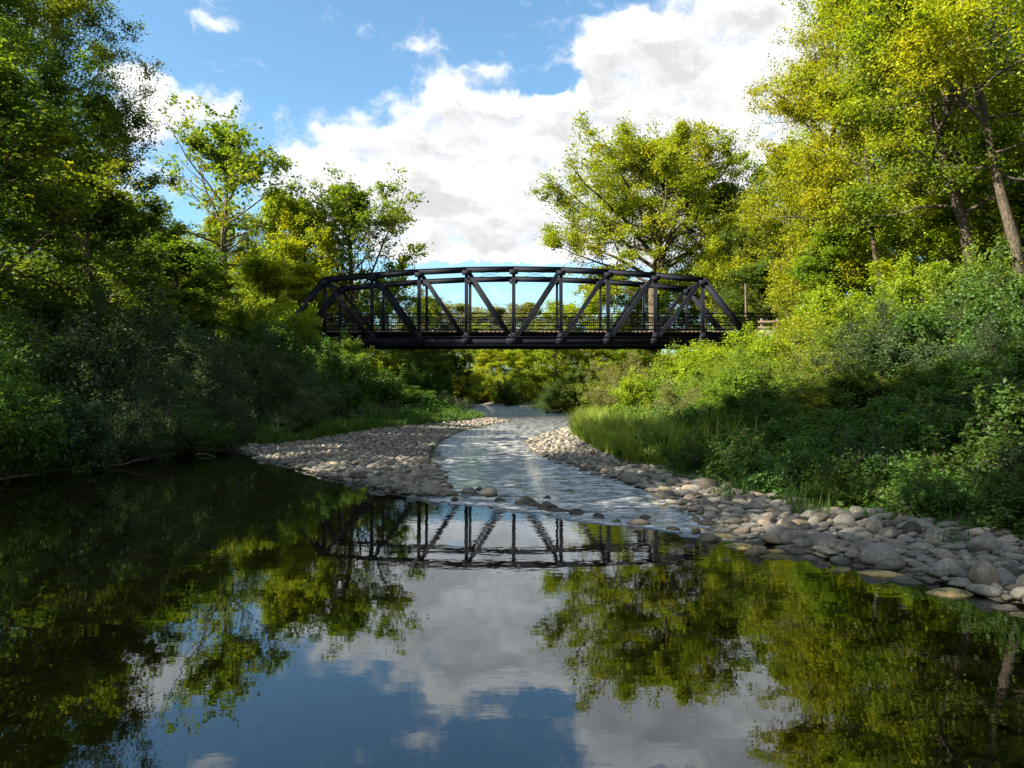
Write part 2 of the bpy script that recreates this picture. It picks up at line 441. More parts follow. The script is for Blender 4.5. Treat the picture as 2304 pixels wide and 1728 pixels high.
def stone_material(name, k):
    m, t, out = material(name)
    geo = t.new('ShaderNodeNewGeometry'); oi = t.new('ShaderNodeObjectInfo')
    rnd = t.math('FRACT', t.math('ADD', oi.outputs['Random'], geo.outputs['Random Per Island']))
    base = t.ramp(rnd, [(p, tuple(c * k for c in q)) for p, q in [(0, (.040, .037, .034)), (.16, (.105, .100, .090)), (.38, (.20, .190, .165)), (.58, (.135, .133, .130)), (.76, (.28, .262, .225)), (.92, (.21, .155, .10)), (1, (.36, .335, .285))]])
    vor = t.new('ShaderNodeTexVoronoi'); vor.inputs['Scale'].default_value = 3.0
    wv = t.vmath('ADD', geo.outputs['Position'], t.noise(geo.outputs['Position'], 9, 4, .6, col=True)); t.put(vor.inputs['Vector'], wv)
    n1 = t.noise(geo.outputs['Position'], 38, 8, .75); n2 = t.noise(geo.outputs['Position'], 9, 5, .65)
    base = t.mix(t.math('MULTIPLY', t.smooth(n1, .46, .62), .62), base, (.05 * k, .044 * k, .034 * k))
    base = t.mix(t.math('MULTIPLY', t.smooth(n2, .5, .62), .40), base, (.30 * k, .275 * k, .22 * k))
    base = t.mix(t.math('MULTIPLY', t.smooth(vor.outputs['Distance'], .5, .7), .35), base, (.09 * k, .075 * k, .05 * k))
    sp = t.new('ShaderNodeSeparateXYZ'); t.l.new(geo.outputs['Position'], sp.inputs[0])
    wet = t.smooth(t.math('ADD', sp.outputs[2], t.math('MULTIPLY_ADD', n2, .06, -.03)), .06, .015)   # wet, algae-stained foot at the waterline
    base = t.mix(t.math('MULTIPLY', wet, .85), base, (.030, .026, .013))
    rg = t.math('MULTIPLY_ADD', wet, -.45, .88)
    hgt = t.math('ADD', t.math('MULTIPLY', n1, .5), n2)
    principled(t, out, **{'Base Color': base, 'Roughness': rg, 'Specular IOR Level': .35, 'Normal': t.bump(hgt, .6, .03)})
    return m
M['stone'] = stone_material('river_stone', .92)
M['stone_dark'] = stone_material('dark_river_stone', .32)

V3, F3 = ico(3); V2, F2 = ico(2); V1, F1 = ico(1)
proto3 = [qmesh('cobble', stone_shape(V3, 40 + k, (k % 3) * .35), F3, M['stone'], True) for k in range(12)]
shape2 = [stone_shape(V2, 40 + k, (k % 3) * .35) for k in range(12)]
shape1 = [stone_shape(V1, 40 + k, (k % 3) * .35) for k in range(12)]

rng = np.random.default_rng(11)
def rot(a):
    c, s = np.cos(a), np.sin(a); return np.array([[c, -s, 0], [s, c, 0], [0, 0, 1]])
stones = []      # x, y, z, rx, ry, rz, yaw, tilt
def scatter(x0, x1, y0, y1, n, rmin, rmax, tries_bias=1.0, keep=None, power=2.2):
    """large first, small between, no two overlapping by much"""
    r = rmin + (rmax - rmin) * rng.uniform(0, 1, n) ** power
    r = np.sort(r)[::-1]
    x = rng.uniform(x0, x1, n); y = rng.uniform(y0, y1, n)
    ok = keep(x, y); x, y, r = x[ok], y[ok], r[ok]
    cell = {}; cs = max(rmax, .12)
    out = []
    for a, b, c in zip(x, y, r):
        i, j = int(a // cs), int(b // cs); bad = False
        for di in (-2, -1, 0, 1, 2):
            for dj in (-2, -1, 0, 1, 2):
                for (p, q, s) in cell.get((i + di, j + dj), ()):
                    if (p - a) ** 2 + (q - b) ** 2 < (.80 * (s + c)) ** 2: bad = True; break
                if bad: break
            if bad: break
        if not bad:
            cell.setdefault((i, j), []).append((a, b, c)); out.append((a, b, c))
    return out

# singled-out boulders:  x, y, half-width, half-depth, half-height, lift, shape, label
BOULDERS = [
 (3.87, 7.80, .225, .17, .115, .05, 0, 'large smooth grey oval boulder lying at the waterline of the stony bank'),
 (4.42, 6.92, .155, .13, .125, .07, 3, 'rounded tan boulder at the water edge beside a pointed grey stone'),
 (4.27, 7.30, .140, .11, .085, .05, 6, 'flattish grey boulder just upstream of the rounded tan boulder'),
 (4.72, 6.72, .13, .09, .09, .06, 1, 'pointed grey stone leaning on the rounded tan boulder'),
 (3.58, 8.50, .150, .12, .10, .06, 9, 'pale rounded boulder beside the ribbed grey boulder'),
 (3.32, 8.75, .20, .13, .11, .05, 2, 'ribbed grey boulder half in the shallows of the stony bank'),
 (2.76, 8.35, .195, .14, .115, .02, 5, 'broad grey boulder standing in the shallows off the stony bank'),
 (2.43, 9.10, .20, .12, .125, .02, 8, 'dark wedge-shaped boulder where the riffle enters the pool'),
 (2.08, 8.72, .12, .09, .05, .01, 7, 'low dark stone barely above the pool by the wedge-shaped boulder'),
 (2.30, 8.02, .075, .055, .035, .01, 4, 'small wet stone alone in the pool near the broad grey boulder'),
 (5.15, 8.10, .19, .16, .15, .10, 11, 'big grey boulder at the top of the stony bank below the tall weeds'),
 (5.62, 7.70, .19, .15, .13, .08, 10, 'brownish grey boulder on the bank edge near the tall weeds'),
 (4.55, 9.3, .12, .10, .10, .07, 0, 'blue grey rounded stone near the low grass on the stony bank'),
 (4.9, 9.1, .11, .09, .09, .06, 3, 'dark grey rounded stone nestled under the low grass'),
 (2.62, 12.6, .20, .16, .09, .05, 2, 'long dark grey stone lying along the riffle side of the stony bank'),
 (3.5, 13.2, .20, .16, .13, .08, 5, 'dark brown boulder against the bushes of the stony bank'),
 (2.35, 14.6, .19, .15, .11, .07, 9, 'ochre stained boulder beside the riffle'),
 (3.0, 14.4, .15, .12, .1, .06, 4, 'pale yellow grey stone near the ochre stained boulder'),
 (1.73, 10.15, .17, .12, .085, .02, 6, 'brown oval boulder alone on the lip of the riffle'),
 (.56, 11.45, .16, .13, .11, .02, 8, 'dark boulder among foam at the middle of the riffle lip'),
 (.74, 11.25, .14, .10, .07, .0, 1, 'low black stone leaning on the dark boulder in the riffle'),
 (.19, 12.0, .12, .10, .105, .03, 10, 'dark round boulder standing by itself in the riffle'),
 (-.44, 13.0, .165, .14, .15, .04, 11, 'tallest peaked boulder in the row at the end of the gravel bar'),
 (-.14, 12.75, .09, .07, .045, .01, 0, 'small flat stone beside the tallest peaked boulder'),
 (-.77, 13.15, .105, .09, .09, .03, 3, 'round stone between two boulders at the end of the gravel bar'),
 (-1.06, 12.95, .13, .10, .075, .03, 5, 'grey egg-shaped boulder in the row off the gravel bar'),
 (-1.40, 13.15, .16, .13, .11, .04, 7, 'olive tinted boulder at the very tip of the gravel bar'),
 (-1.75, 13.3, .14, .12, .09, .05, 9, 'bluish flat boulder at the pool edge of the gravel bar'),
 (-2.55, 14.2, .22, .15, .12, .05, 2, 'large pale slab on the pool side of the gravel bar'),
 (-3.15, 15.1, .22, .15, .10, .05, 5, 'long whitish boulder on the low edge of the gravel bar'),
 (-1.95, 15.0, .17, .14, .13, .07, 8, 'angular grey block near the tip of the gravel bar'),
 (-2.15, 18.0, .17, .14, .15, .08, 1, 'dark angular rock on the riffle side of the gravel bar'),
 (1.05, 13.6, .08, .06, .035, .005, 4, 'small dark stone awash in mid riffle'),
 (1.6, 16.9, .15, .11, .08, .02, 7, 'black stone at the water edge of the upper stony bank'),
]
cob_proto = []
for (x, y, a, b, h, lift, k, lab) in BOULDERS:
    o = link(bpy.data.objects.new('boulder', proto3[k]))
    o.location = (x, y, max(gz(x, y), -.04) + lift * .8); kk = 1.45 if (y > 9.9 and x < 1.2 and x > -1.5) else 1.05
    o.scale = (a * kk, b * kk, h * kk * 1.1)
    o.rotation_euler = (rng.uniform(-.12, .12), rng.uniform(-.12, .12), rng.uniform(-.5, .5))
    if 'dark' in lab or 'black' in lab: put_mat(o, M['stone_dark'])
    tag(o, lab, 'boulder')
for (x, y, r) in ((-.95, 12.35, .07), (-.2, 12.3, .06), (.35, 11.75, .07), (.95, 11.0, .075), (1.25, 10.75, .06), (1.45, 10.35, .05), (2.1, 9.75, .07), (2.35, 9.5, .06), (-.6, 13.6, .06), (.6, 12.6, .055), (-1.2, 14.0, .07), (1.9, 10.6, .055)):
    o = link(bpy.data.objects.new('riffle_stone', proto3[int(rng.integers(12))]))
    o.location = (x, y, .0); o.scale = (r * 1.5, r * 1.1, r * .95); o.rotation_euler = (0, 0, rng.uniform(-1, 1)); put_mat(o, M['stone_dark'])
    tag(o, 'small dark wet stone poking out of the riffle', 'stone', 'small dark stones strung across the riffle')
bx = np.array([q[0] for q in BOULDERS]); by = np.array([q[1] for q in BOULDERS]); br = np.array([(q[2] + q[3]) / 2 for q in BOULDERS])
def free(x, y, k=1.0):
    return (np.hypot(x[:, None] - bx, y[:, None] - by) > br * k).all(1)

def right_keep(x, y):
    dw = sdist(WATER, x, y); df = sdist(FLOOD, x, y)
    return (dw > -.22) & (df < .45) & (x > 0) & free(x, y, 1.15) & (rng.uniform(0, 1, len(x)) < np.where(dw < 0, .55, 1))
def left_keep(x, y):
    dw = sdist(WATER, x, y); df = sdist(FLOOD, x, y)
    return (dw > -.25) & (df < .5) & (x < .2) & free(x, y, 1.15) & (rng.uniform(0, 1, len(x)) < np.where(dw < 0, .4, 1))
A = scatter(2.4, 8, 3.5, 15, 42000, .022, .135, keep=right_keep, power=2.8)
B = scatter(.2, 4.5, 15, 38, 20000, .035, .125, keep=right_keep, power=2.4)
D = scatter(-9.5, .5, 12, 29, 52000, .030, .115, keep=left_keep, power=3.6)
E_ = scatter(-8, .5, 29, 50, 11000, .055, .14, keep=left_keep, power=2.6)
allst = [(x, y, r, 0) for x, y, r in A + B] + [(x, y, r, 1) for x, y, r in D + E_]
arr = np.array(allst)
zg = ground_z(arr[:, 0], arr[:, 1])
vis = (np.abs(arr[:, 0] / np.maximum(arr[:, 1], .1)) < .70)
app = np.where(vis & (sdist(WATER, arr[:, 0], arr[:, 1]) > -.1), arr[:, 2] / arr[:, 1], 0)
order = np.argsort(-app)
NIND = 262
small = {2: [], 1: []}
dwa = sdist(WATER, arr[:, 0], arr[:, 1]); dfa = sdist(FLOOD, arr[:, 0], arr[:, 1])
for rank, i in enumerate(order):
    x, y, r, bank = arr[i]
    flat = rng.uniform(.34, .64); el = rng.uniform(.62, .98); yaw = rng.uniform(-.9, .9); k = int(rng.integers(12))
    z = zg[i] + r * flat * .38
    if rank < NIND:
        o = link(bpy.data.objects.new('cobble', proto3[k]))
        o.location = (x, y, z); o.scale = (r * 1.12, r * el, r * flat)
        o.rotation_euler = (rng.uniform(-.28, .28), rng.uniform(-.28, .28), yaw)
        big = 'big' if r > .105 else ('middling' if r > .08 else 'small')
        where = 'awash' if dwa[i] < -.02 else ('along the waterline' if dwa[i] < .28 else ('under the weeds' if dfa[i] > -.35 else 'mid-bank'))
        zone = 'gravel bar across the riffle' if bank else ('stony bank upstream' if y > 11 else ('stony bank nearest the viewer' if y < 8 else 'stony bank beside the riffle mouth'))
        shp = 'flattish' if flat < .45 else ('rounded' if flat > .55 else 'oval')
        lab = f'{big} {shp} grey cobble {where} on the {zone}'
        tag(o, lab, 'cobble', 'cobbles on the gravel bar' if bank else 'cobbles on the stony bank')
    else:
        lod = 2 if y < 19 else 1
        Vs = (shape2 if lod == 2 else shape1)[k]
        Rm = rot(yaw)
        small[lod].append((Vs * np.array([r * 1.12, r * el, r * flat])) @ Rm.T + np.array([x, y, z]))
def stuff_mesh(name, lab):
    parts = []
    for lod, Fx in ((2, F2), (1, F1)):
        if not small[lod]: continue
        n = len(small[lod]); nv = len(small[lod][0])
        parts.append((np.concatenate(small[lod]), (Fx[None] + (np.arange(n) * nv)[:, None, None]).reshape(-1, 3)))
    Vv, Ff = join(parts)
    o = link(bpy.data.objects.new(name, qmesh(name, Vv, Ff, M['stone'], True)))
    tag(o, lab, kind='stuff')
stuff_mesh('river_pebbles', 'countless small grey and tan pebbles covering both gravel banks')
# stones of the river bed seen through the shallow water
small = {2: [], 1: []}
def bed_keep(x, y):
    dw = sdist(WATER, x, y); return (dw < -.12) & (dw > -3.4)
for (x, y, r) in scatter(-.5, 5.5, 3.0, 12.5, 5200, .06, .22, keep=bed_keep, power=1.6):
    k = int(rng.integers(12)); flat = rng.uniform(.3, .5)
    small[2].append((shape2[k] * np.array([r * 1.25, r * .85, r * flat])) @ rot(rng.uniform(-.4, .4)).T + np.array([x, y, gz(x, y) + r * flat * .2]))
stone_main = M['stone']
m, t, out = material('bed_stone')
geo = t.new('ShaderNodeNewGeometry')
bc = t.ramp(geo.outputs['Random Per Island'], [(0, (.08, .06, .02)), (.5, (.22, .165, .06)), (1, (.38, .29, .12))])
nn = t.noise(geo.outputs['Position'], 12, 5)
principled(t, out, **{'Base Color': t.mix(t.smooth(nn, .4, .7), bc, (.04, .035, .012)), 'Roughness': .9})
M['stone'] = m
stuff_mesh('river_bed_stones', 'brown algae-coated stones seen through the clear shallow water')
M['stone'] = stone_main

# ------------------------------------------------------------------ bridge
m, t, out = material('bridge_paint')
tc = t.new('ShaderNodeTexCoord')
nA = t.noise(tc.outputs['Object'], 2.2, 6, .7); nB = t.noise(tc.outputs['Object'], 14, 4, .7)
col = t.mix(t.smooth(nA, .35, .7), (.003, .0045, .010), (.006, .0085, .017))
col = t.mix(t.math('MULTIPLY', t.smooth(nB, .62, .74), .4), col, (.030, .026, .026))
principled(t, out, **{'Base Color': col, 'Roughness': t.math('MULTIPLY_ADD', nA, .25, .62), 'Specular IOR Level': .18, 'Normal': t.bump(nB, .2, .01)})
M['paint'] = m
m, t, out = material('weathered_timber')
tc = t.new('ShaderNodeTexCoord')
nA = t.noise(tc.outputs['Object'], 7, 5)
principled(t, out, **{'Base Color': t.mix(nA, (.05, .038, .028), (.14, .105, .075)), 'Roughness': .9})
M['timber'] = m
m, t, out = material('abutment_concrete')
tc = t.new('ShaderNodeTexCoord')
nA = t.noise(tc.outputs['Object'], 1.5, 7, .65)
principled(t, out, **{'Base Color': t.mix(nA, (.07, .068, .06), (.17, .165, .145)), 'Roughness': .92, 'Normal': t.bump(nA, .3, .03)})
M['concrete'] = m

BOX = np.array([(-1, -1, -1), (1, -1, -1), (1, 1, -1), (-1, 1, -1), (-1, -1, 1), (1, -1, 1), (1, 1, 1), (-1, 1, 1)], float) * .5
BF = np.array([(0, 3, 2, 1), (4, 5, 6, 7), (0, 1, 5, 4), (1, 2, 6, 5), (2, 3, 7, 6), (3, 0, 4, 7)])
def beam(p0, p1, w, h):
    """box from p0 to p1, w across (along Y for bars in the XZ plane), h deep"""
    p0 = np.array(p0, float); p1 = np.array(p1, float); d = p1 - p0; L = np.linalg.norm(d); d /= L
    side = np.array([0, 1., 0]) if abs(d[1]) < .9 else np.array([1., 0, 0])
    upv = np.cross(d, side); upv /= np.linalg.norm(upv); side = np.cross(upv, d)
    Vv = BOX[:, :1] * d * L + BOX[:, 1:2] * side * w + BOX[:, 2:] * upv * h + (p0 + p1) / 2
    return Vv, BF.copy()
def ibeam(p0, p1, w, h, tf=.03):
    """rolled section: two flanges and a web"""
    p0 = np.array(p0, float); p1 = np.array(p1, float); d = unit(p1 - p0)
    side = np.array([0, 1., 0]); upv = np.cross(d, side); upv /= np.linalg.norm(upv)
    if upv[2] < 0 or (abs(upv[2]) < 1e-6 and upv[0] < 0): upv = -upv
    off = upv * (h / 2 - tf / 2)
    return join([beam(p0 + off, p1 + off, w, tf), beam(p0 - off, p1 - off, w, tf), beam(p0, p1, w * .22, h - 2 * tf)])
def twin(p0, p1, w, h, gap):
    """built-up member: a plated web with angle flanges standing proud of it on both edges"""
    p0 = np.array(p0, float); p1 = np.array(p1, float); d = unit(p1 - p0)
    upv = np.cross(d, np.array([0, 1., 0])); upv /= np.linalg.norm(upv)
    o_ = upv * (h / 2 - .035)
    return join([beam(p0 + o_, p1 + o_, w, .07), beam(p0 - o_, p1 - o_, w, .07), beam(p0, p1, w * .90, h - .144)])
def part(name, geom, parent, mat='paint'):
    Vv, Ff = geom
    return link(bpy.data.objects.new(name, qmesh(name, Vv, Ff, M[mat])), parent)

YN, YF = 52.0, 56.6
PAN = 3.32
ZB = 5.34            # centre of the lower chord
TOP = {0: 10.38, 1: 10.33, 2: 10.18, 3: 9.94, 4: 9.62}
bridge = empty('truss_bridge', (.12, 54.3, 5.0))
tag(bridge, 'dark steel truss bridge with arched top chords crossing the river', 'bridge')
def rel(p): return (p[0], p[1] - 54.3, p[2] - 5.0)
def node_top(k, y): return rel((k * PAN, y, TOP[abs(k)]))
def node_bot(k, y): return rel((k * PAN, y, ZB + .1))
for y in (YN, YF):
    # lower chord: deep plate girder with flanges
    part('bottom_chord', join([beam(rel((-5.05 * PAN, y, ZB)), rel((5.05 * PAN, y, ZB)), .10, .56),
        beam(rel((-5.05 * PAN, y, ZB - .295)), rel((5.05 * PAN, y, ZB - .295)), .36, .03), beam(rel((-5.05 * PAN, y, ZB + .295)), rel((5.05 * PAN, y, ZB + .295)), .30, .03)]), bridge)
    tc_parts = []
    for k in range(-4, 4):
        a, b = np.array(node_top(k, y)), np.array(node_top(k + 1, y))
        d = unit(b - a) * .0
        tc_parts.append(beam(a - d, b + d, .34, .34))
        tc_parts.append(beam(a + np.array([0, 0, .186]), b + np.array([0, 0, .186]), .40, .03))
    part('top_chord', join(tc_parts), bridge)
    for s in (-1, 1):
        part('end_post', join([beam(node_top(s * 4, y), node_bot(s * 5, y), .34, .36), beam(np.array(node_top(s * 4, y)) + np.array([s * .12, 0, .15]), np.array(node_bot(s * 5, y)) + np.array([s * .12, 0, .15]), .42, .03)]), bridge)
    for k in range(-4, 5):
        part('vertical_post', twin(node_bot(k, y), np.array(node_top(k, y)) - np.array([0, 0, .17]), .18, .25 if y == YN else .20, .45), bridge)
        # gusset plate at the lower joint
        gx0, _, gz0 = node_bot(k, y); yy = y - 54.3 - .10
        w_ = .36 if k else .56
        g = np.array([(gx0 - w_, yy, gz0 - .30), (gx0 + w_, yy, gz0 - .30), (gx0 + w_ * .9, yy, gz0 + .12), (gx0 + w_ * .35, yy, gz0 + .5), (gx0 - w_ * .35, yy, gz0 + .5), (gx0 - w_ * .9, yy, gz0 + .12)])
        g2 = g + np.array([0, .04, 0]) * 1.0
        Vv = np.concatenate([g, g2]); n6 = 6
        quads = [(i, (i + 1) % 6, (i + 1) % 6 + 6, i + 6) for i in range(6)] + [(0, 5, 2, 1), (5, 4, 3, 2), (6, 7, 8, 11), (11, 8, 9, 10)]
        part('gusset_plate', (Vv, np.array(quads)), bridge)
        tx, _, tz = node_top(k, y)
        part('joint_plate', beam((tx - .30, yy - .08, tz - .20), (tx + .30, yy - .08, tz - .20), .02, .34), bridge)
    for k in range(1, 5):
        for s in (-1, 1):
            part('diagonal_brace', twin(np.array(node_bot(s * (k - 1), y)) + np.array([s * .15, 0, .1]), np.array(node_top(s * k, y)) - np.array([s * .12, 0, .1]), .2, .29 if y == YN else .24, .6), bridge)
for k in range(-5, 6):
    part('floor_beam', ibeam(rel((k * PAN, YN + .06, ZB + .25)), rel((k * PAN, YF - .06, ZB + .25)), .22, .5) if False else beam(rel((k * PAN, YN + .06, ZB + .12)), rel((k * PAN, YF - .06, ZB + .12)), .2, .5), bridge)
for y in (52.9, 53.8, 54.8, 55.7):
    part('stringer', beam(rel((-5 * PAN, y, ZB + .50)), rel((5 * PAN, y, ZB + .50)), .14, .26), bridge)
deckp = []
nb_ = 110
for k in range(nb_):
    x0 = -5.05 * PAN + 10.1 * PAN * k / nb_; x1 = -5.05 * PAN + 10.1 * PAN * (k + 1) / nb_ - .02
    deckp.append(beam(rel((x0, 54.3, ZB + .68)), rel((x1, 54.3, ZB + .68)), 4.2, .08))
part('deck', join(deckp), bridge, 'timber')
for k in range(-4, 5):
    if abs(k) in (4, 2, 0):
        part('top_strut', beam(np.array(node_top(k, YN)) + np.array([0, .18, -.02]), np.array(node_top(k, YF)) + np.array([0, -.18, -.02]), .12, .16), bridge)
for k in (-1, 0):
    for a_, b_ in ((YN + .2, YF - .2), (YF - .2, YN + .2)):
        p0 = rel((k * PAN + .15, a_, TOP[abs(k)] + (.02 if a_ < b_ else .05))); p1 = rel(((k + 1) * PAN - .15, b_, TOP[abs(k + 1)] + (.02 if a_ < b_ else .05)))
        part('lateral_rod', beam(p0, p1, .022, .022), bridge)
DZ = ZB + .72
for y in (YN + .35, YF - .35):
    rp = []
    n = 230
    for k in range(n + 1):
        x = -5 * PAN + 10 * PAN * k / n
        big = k % 23 == 0
        rp.append(beam(rel((x, y, DZ)), rel((x, y, DZ + (1.26 if big else .74))), .06 if big else .025, .08 if big else .028))
    rail = part('railing', join(rp), bridge)
    for h_ in (.14, .42, .74, .98, 1.24):
        part('rail_bar', beam(rel((-5.6 * PAN, y - .045, DZ + h_)), rel((5.6 * PAN, y - .045, DZ + h_)), .05, .085 if h_ > .9 else .05), rail)
# abutments
for s, lab in ((-1, 'grey concrete bridge abutment buried in leaves at the shady bank'), (1, 'grey concrete bridge abutment behind sunlit bushes')):
    xa = s * (5 * PAN + 1.2)
    ab = empty('bridge_abutment', (xa, 54.3, 0)); tag(ab, lab, 'abutment', 'abutments of the bridge')
    part('seat_wall', beam((-s * 1.6, 0, 2.4), (s * .6, 0, 2.4), 6.4, 5.2 - .06), ab, 'concrete')
    part('back_wall', beam((-s * .55, 0, 5.52), (s * .6, 0, 5.52), 6.0, 1.1), ab, 'concrete')
# approach fence and pole at the sunny end
fe = empty('approach_fence', (18.6, 52.2, 5.2)); tag(fe, 'short weathered timber fence where the path leaves the bridge', 'fence')
for k in range(3):
    part('post', beam((k * 1.1 - 1.0, 0, -1.0), (k * 1.1 - 1.0, 0, 1.75), .14, .14), fe, 'timber')
for h_ in (1.1, 1.5):
    part('rail', beam((-1.3, -.1, h_), (1.6, -.1, h_), .05, .16), fe, 'timber')
po = empty('utility_pole', (16.75, 53.0, 4.0)); tag(po, 'thin grey pole standing by the end of the bridge', 'pole')
pv, pf = tubes(np.array([[(0, 0, 0), (.01, 0, 2.5), (-.02, 0, 5.4)]], float), [.075], [.06], 10)
part('shaft', (pv, pf), po, 'timber')
pv, pf = tubes(np.array([[(-.02, 0, 5.38), (-.02, 0, 5.5)]], float), [.09], [.02], 10)
part('cap', (pv, pf), po, 'timber')

#PLANTS
# ------------------------------------------------------------------ trees
def lens(lo=.45, peak=.4, tip=.25):
    """crown profile over the crown's height: lo at its foot, 1 at peak, tip at the top"""
    def f(q):
        return lo + (1 - lo) * sstep(q, 0, peak) if q < peak else 1 - (1 - tip) * sstep(q, peak, 1.0) ** .9
    return f
def scaled(f, r): return lambda q: float(f(q)) * r

CACHE = {}
def tree_mesh(key, **kw):
    if key not in CACHE:
        w, l = build_tree(**kw)
        CACHE[key] = (qmesh('trunk', *w, M['bark'], True), qmesh('crown', *l, M['green']))
    return CACHE[key]

def place(name, cat, label, x, y, ztop, h0, r0, rad, meshes, leafmat, barkmat, group, rz, parts=('trunk', 'crown'), sink=.15):
    z = gz(x, y) - sink
    e_ = empty(name, (x, y, z), rz)
    s = (ztop - z) / h0; sr = rad / r0
    e_.scale = (sr, sr, s)
    tag(e_, label, cat, group)
    a = link(bpy.data.objects.new(parts[0], meshes[0]), e_); put_mat(a, M[barkmat])
    b = link(bpy.data.objects.new(parts[1], meshes[1]), e_); put_mat(b, M[leafmat])
    return e_

# general tree shapes: key -> (height, radius, kwargs)
SHAPES = {
 'oak':   (20, 6.0, dict(seed=3, H=20, base=.26, prof=scaled(lens(.75, .35, .35), 6.0), nl=30, elev=(65, 12), bend=.35, nleaf=34000, size=.28, spread=.45, clump=1.1)),
 'ash':   (20, 5.0, dict(seed=5, H=20, base=.22, prof=scaled(lens(.7, .3, .25), 5.0), nl=34, elev=(72, 25), bend=.5, nleaf=34000, size=.25, spread=.40, clump=1.1)),
 'maple': (14, 4.4, dict(seed=8, H=14, base=.12, prof=scaled(lens(.8, .35, .35), 4.4), nl=30, elev=(70, 8), bend=.45, nleaf=42000, size=.215, spread=.38)),
 'alder': (14, 3.6, dict(seed=13, H=14, base=.10, prof=scaled(lens(.8, .3, .22), 3.6), nl=34, elev=(70, 20), bend=.45, nleaf=40000, size=.20, spread=.34)),
 'big':   (26, 6.5, dict(seed=21, H=26, base=.16, prof=scaled(lens(.7, .4, .4), 6.8), nl=44, elev=(62, 4), bend=.22, nleaf=92000, size=.168, spread=.46, sec=9, droop=.8, clump=.9)),
 'big2':  (26, 6.5, dict(seed=29, H=26, base=.16, prof=scaled(lens(.8, .45, .35), 6.5), nl=46, elev=(58, 0), bend=.30, nleaf=92000, size=.168, spread=.46, sec=9, droop=.8, clump=.9)),
}
def shape(key):
    h, r, kw = SHAPES[key]
    return tree_mesh(key, **kw), h, r

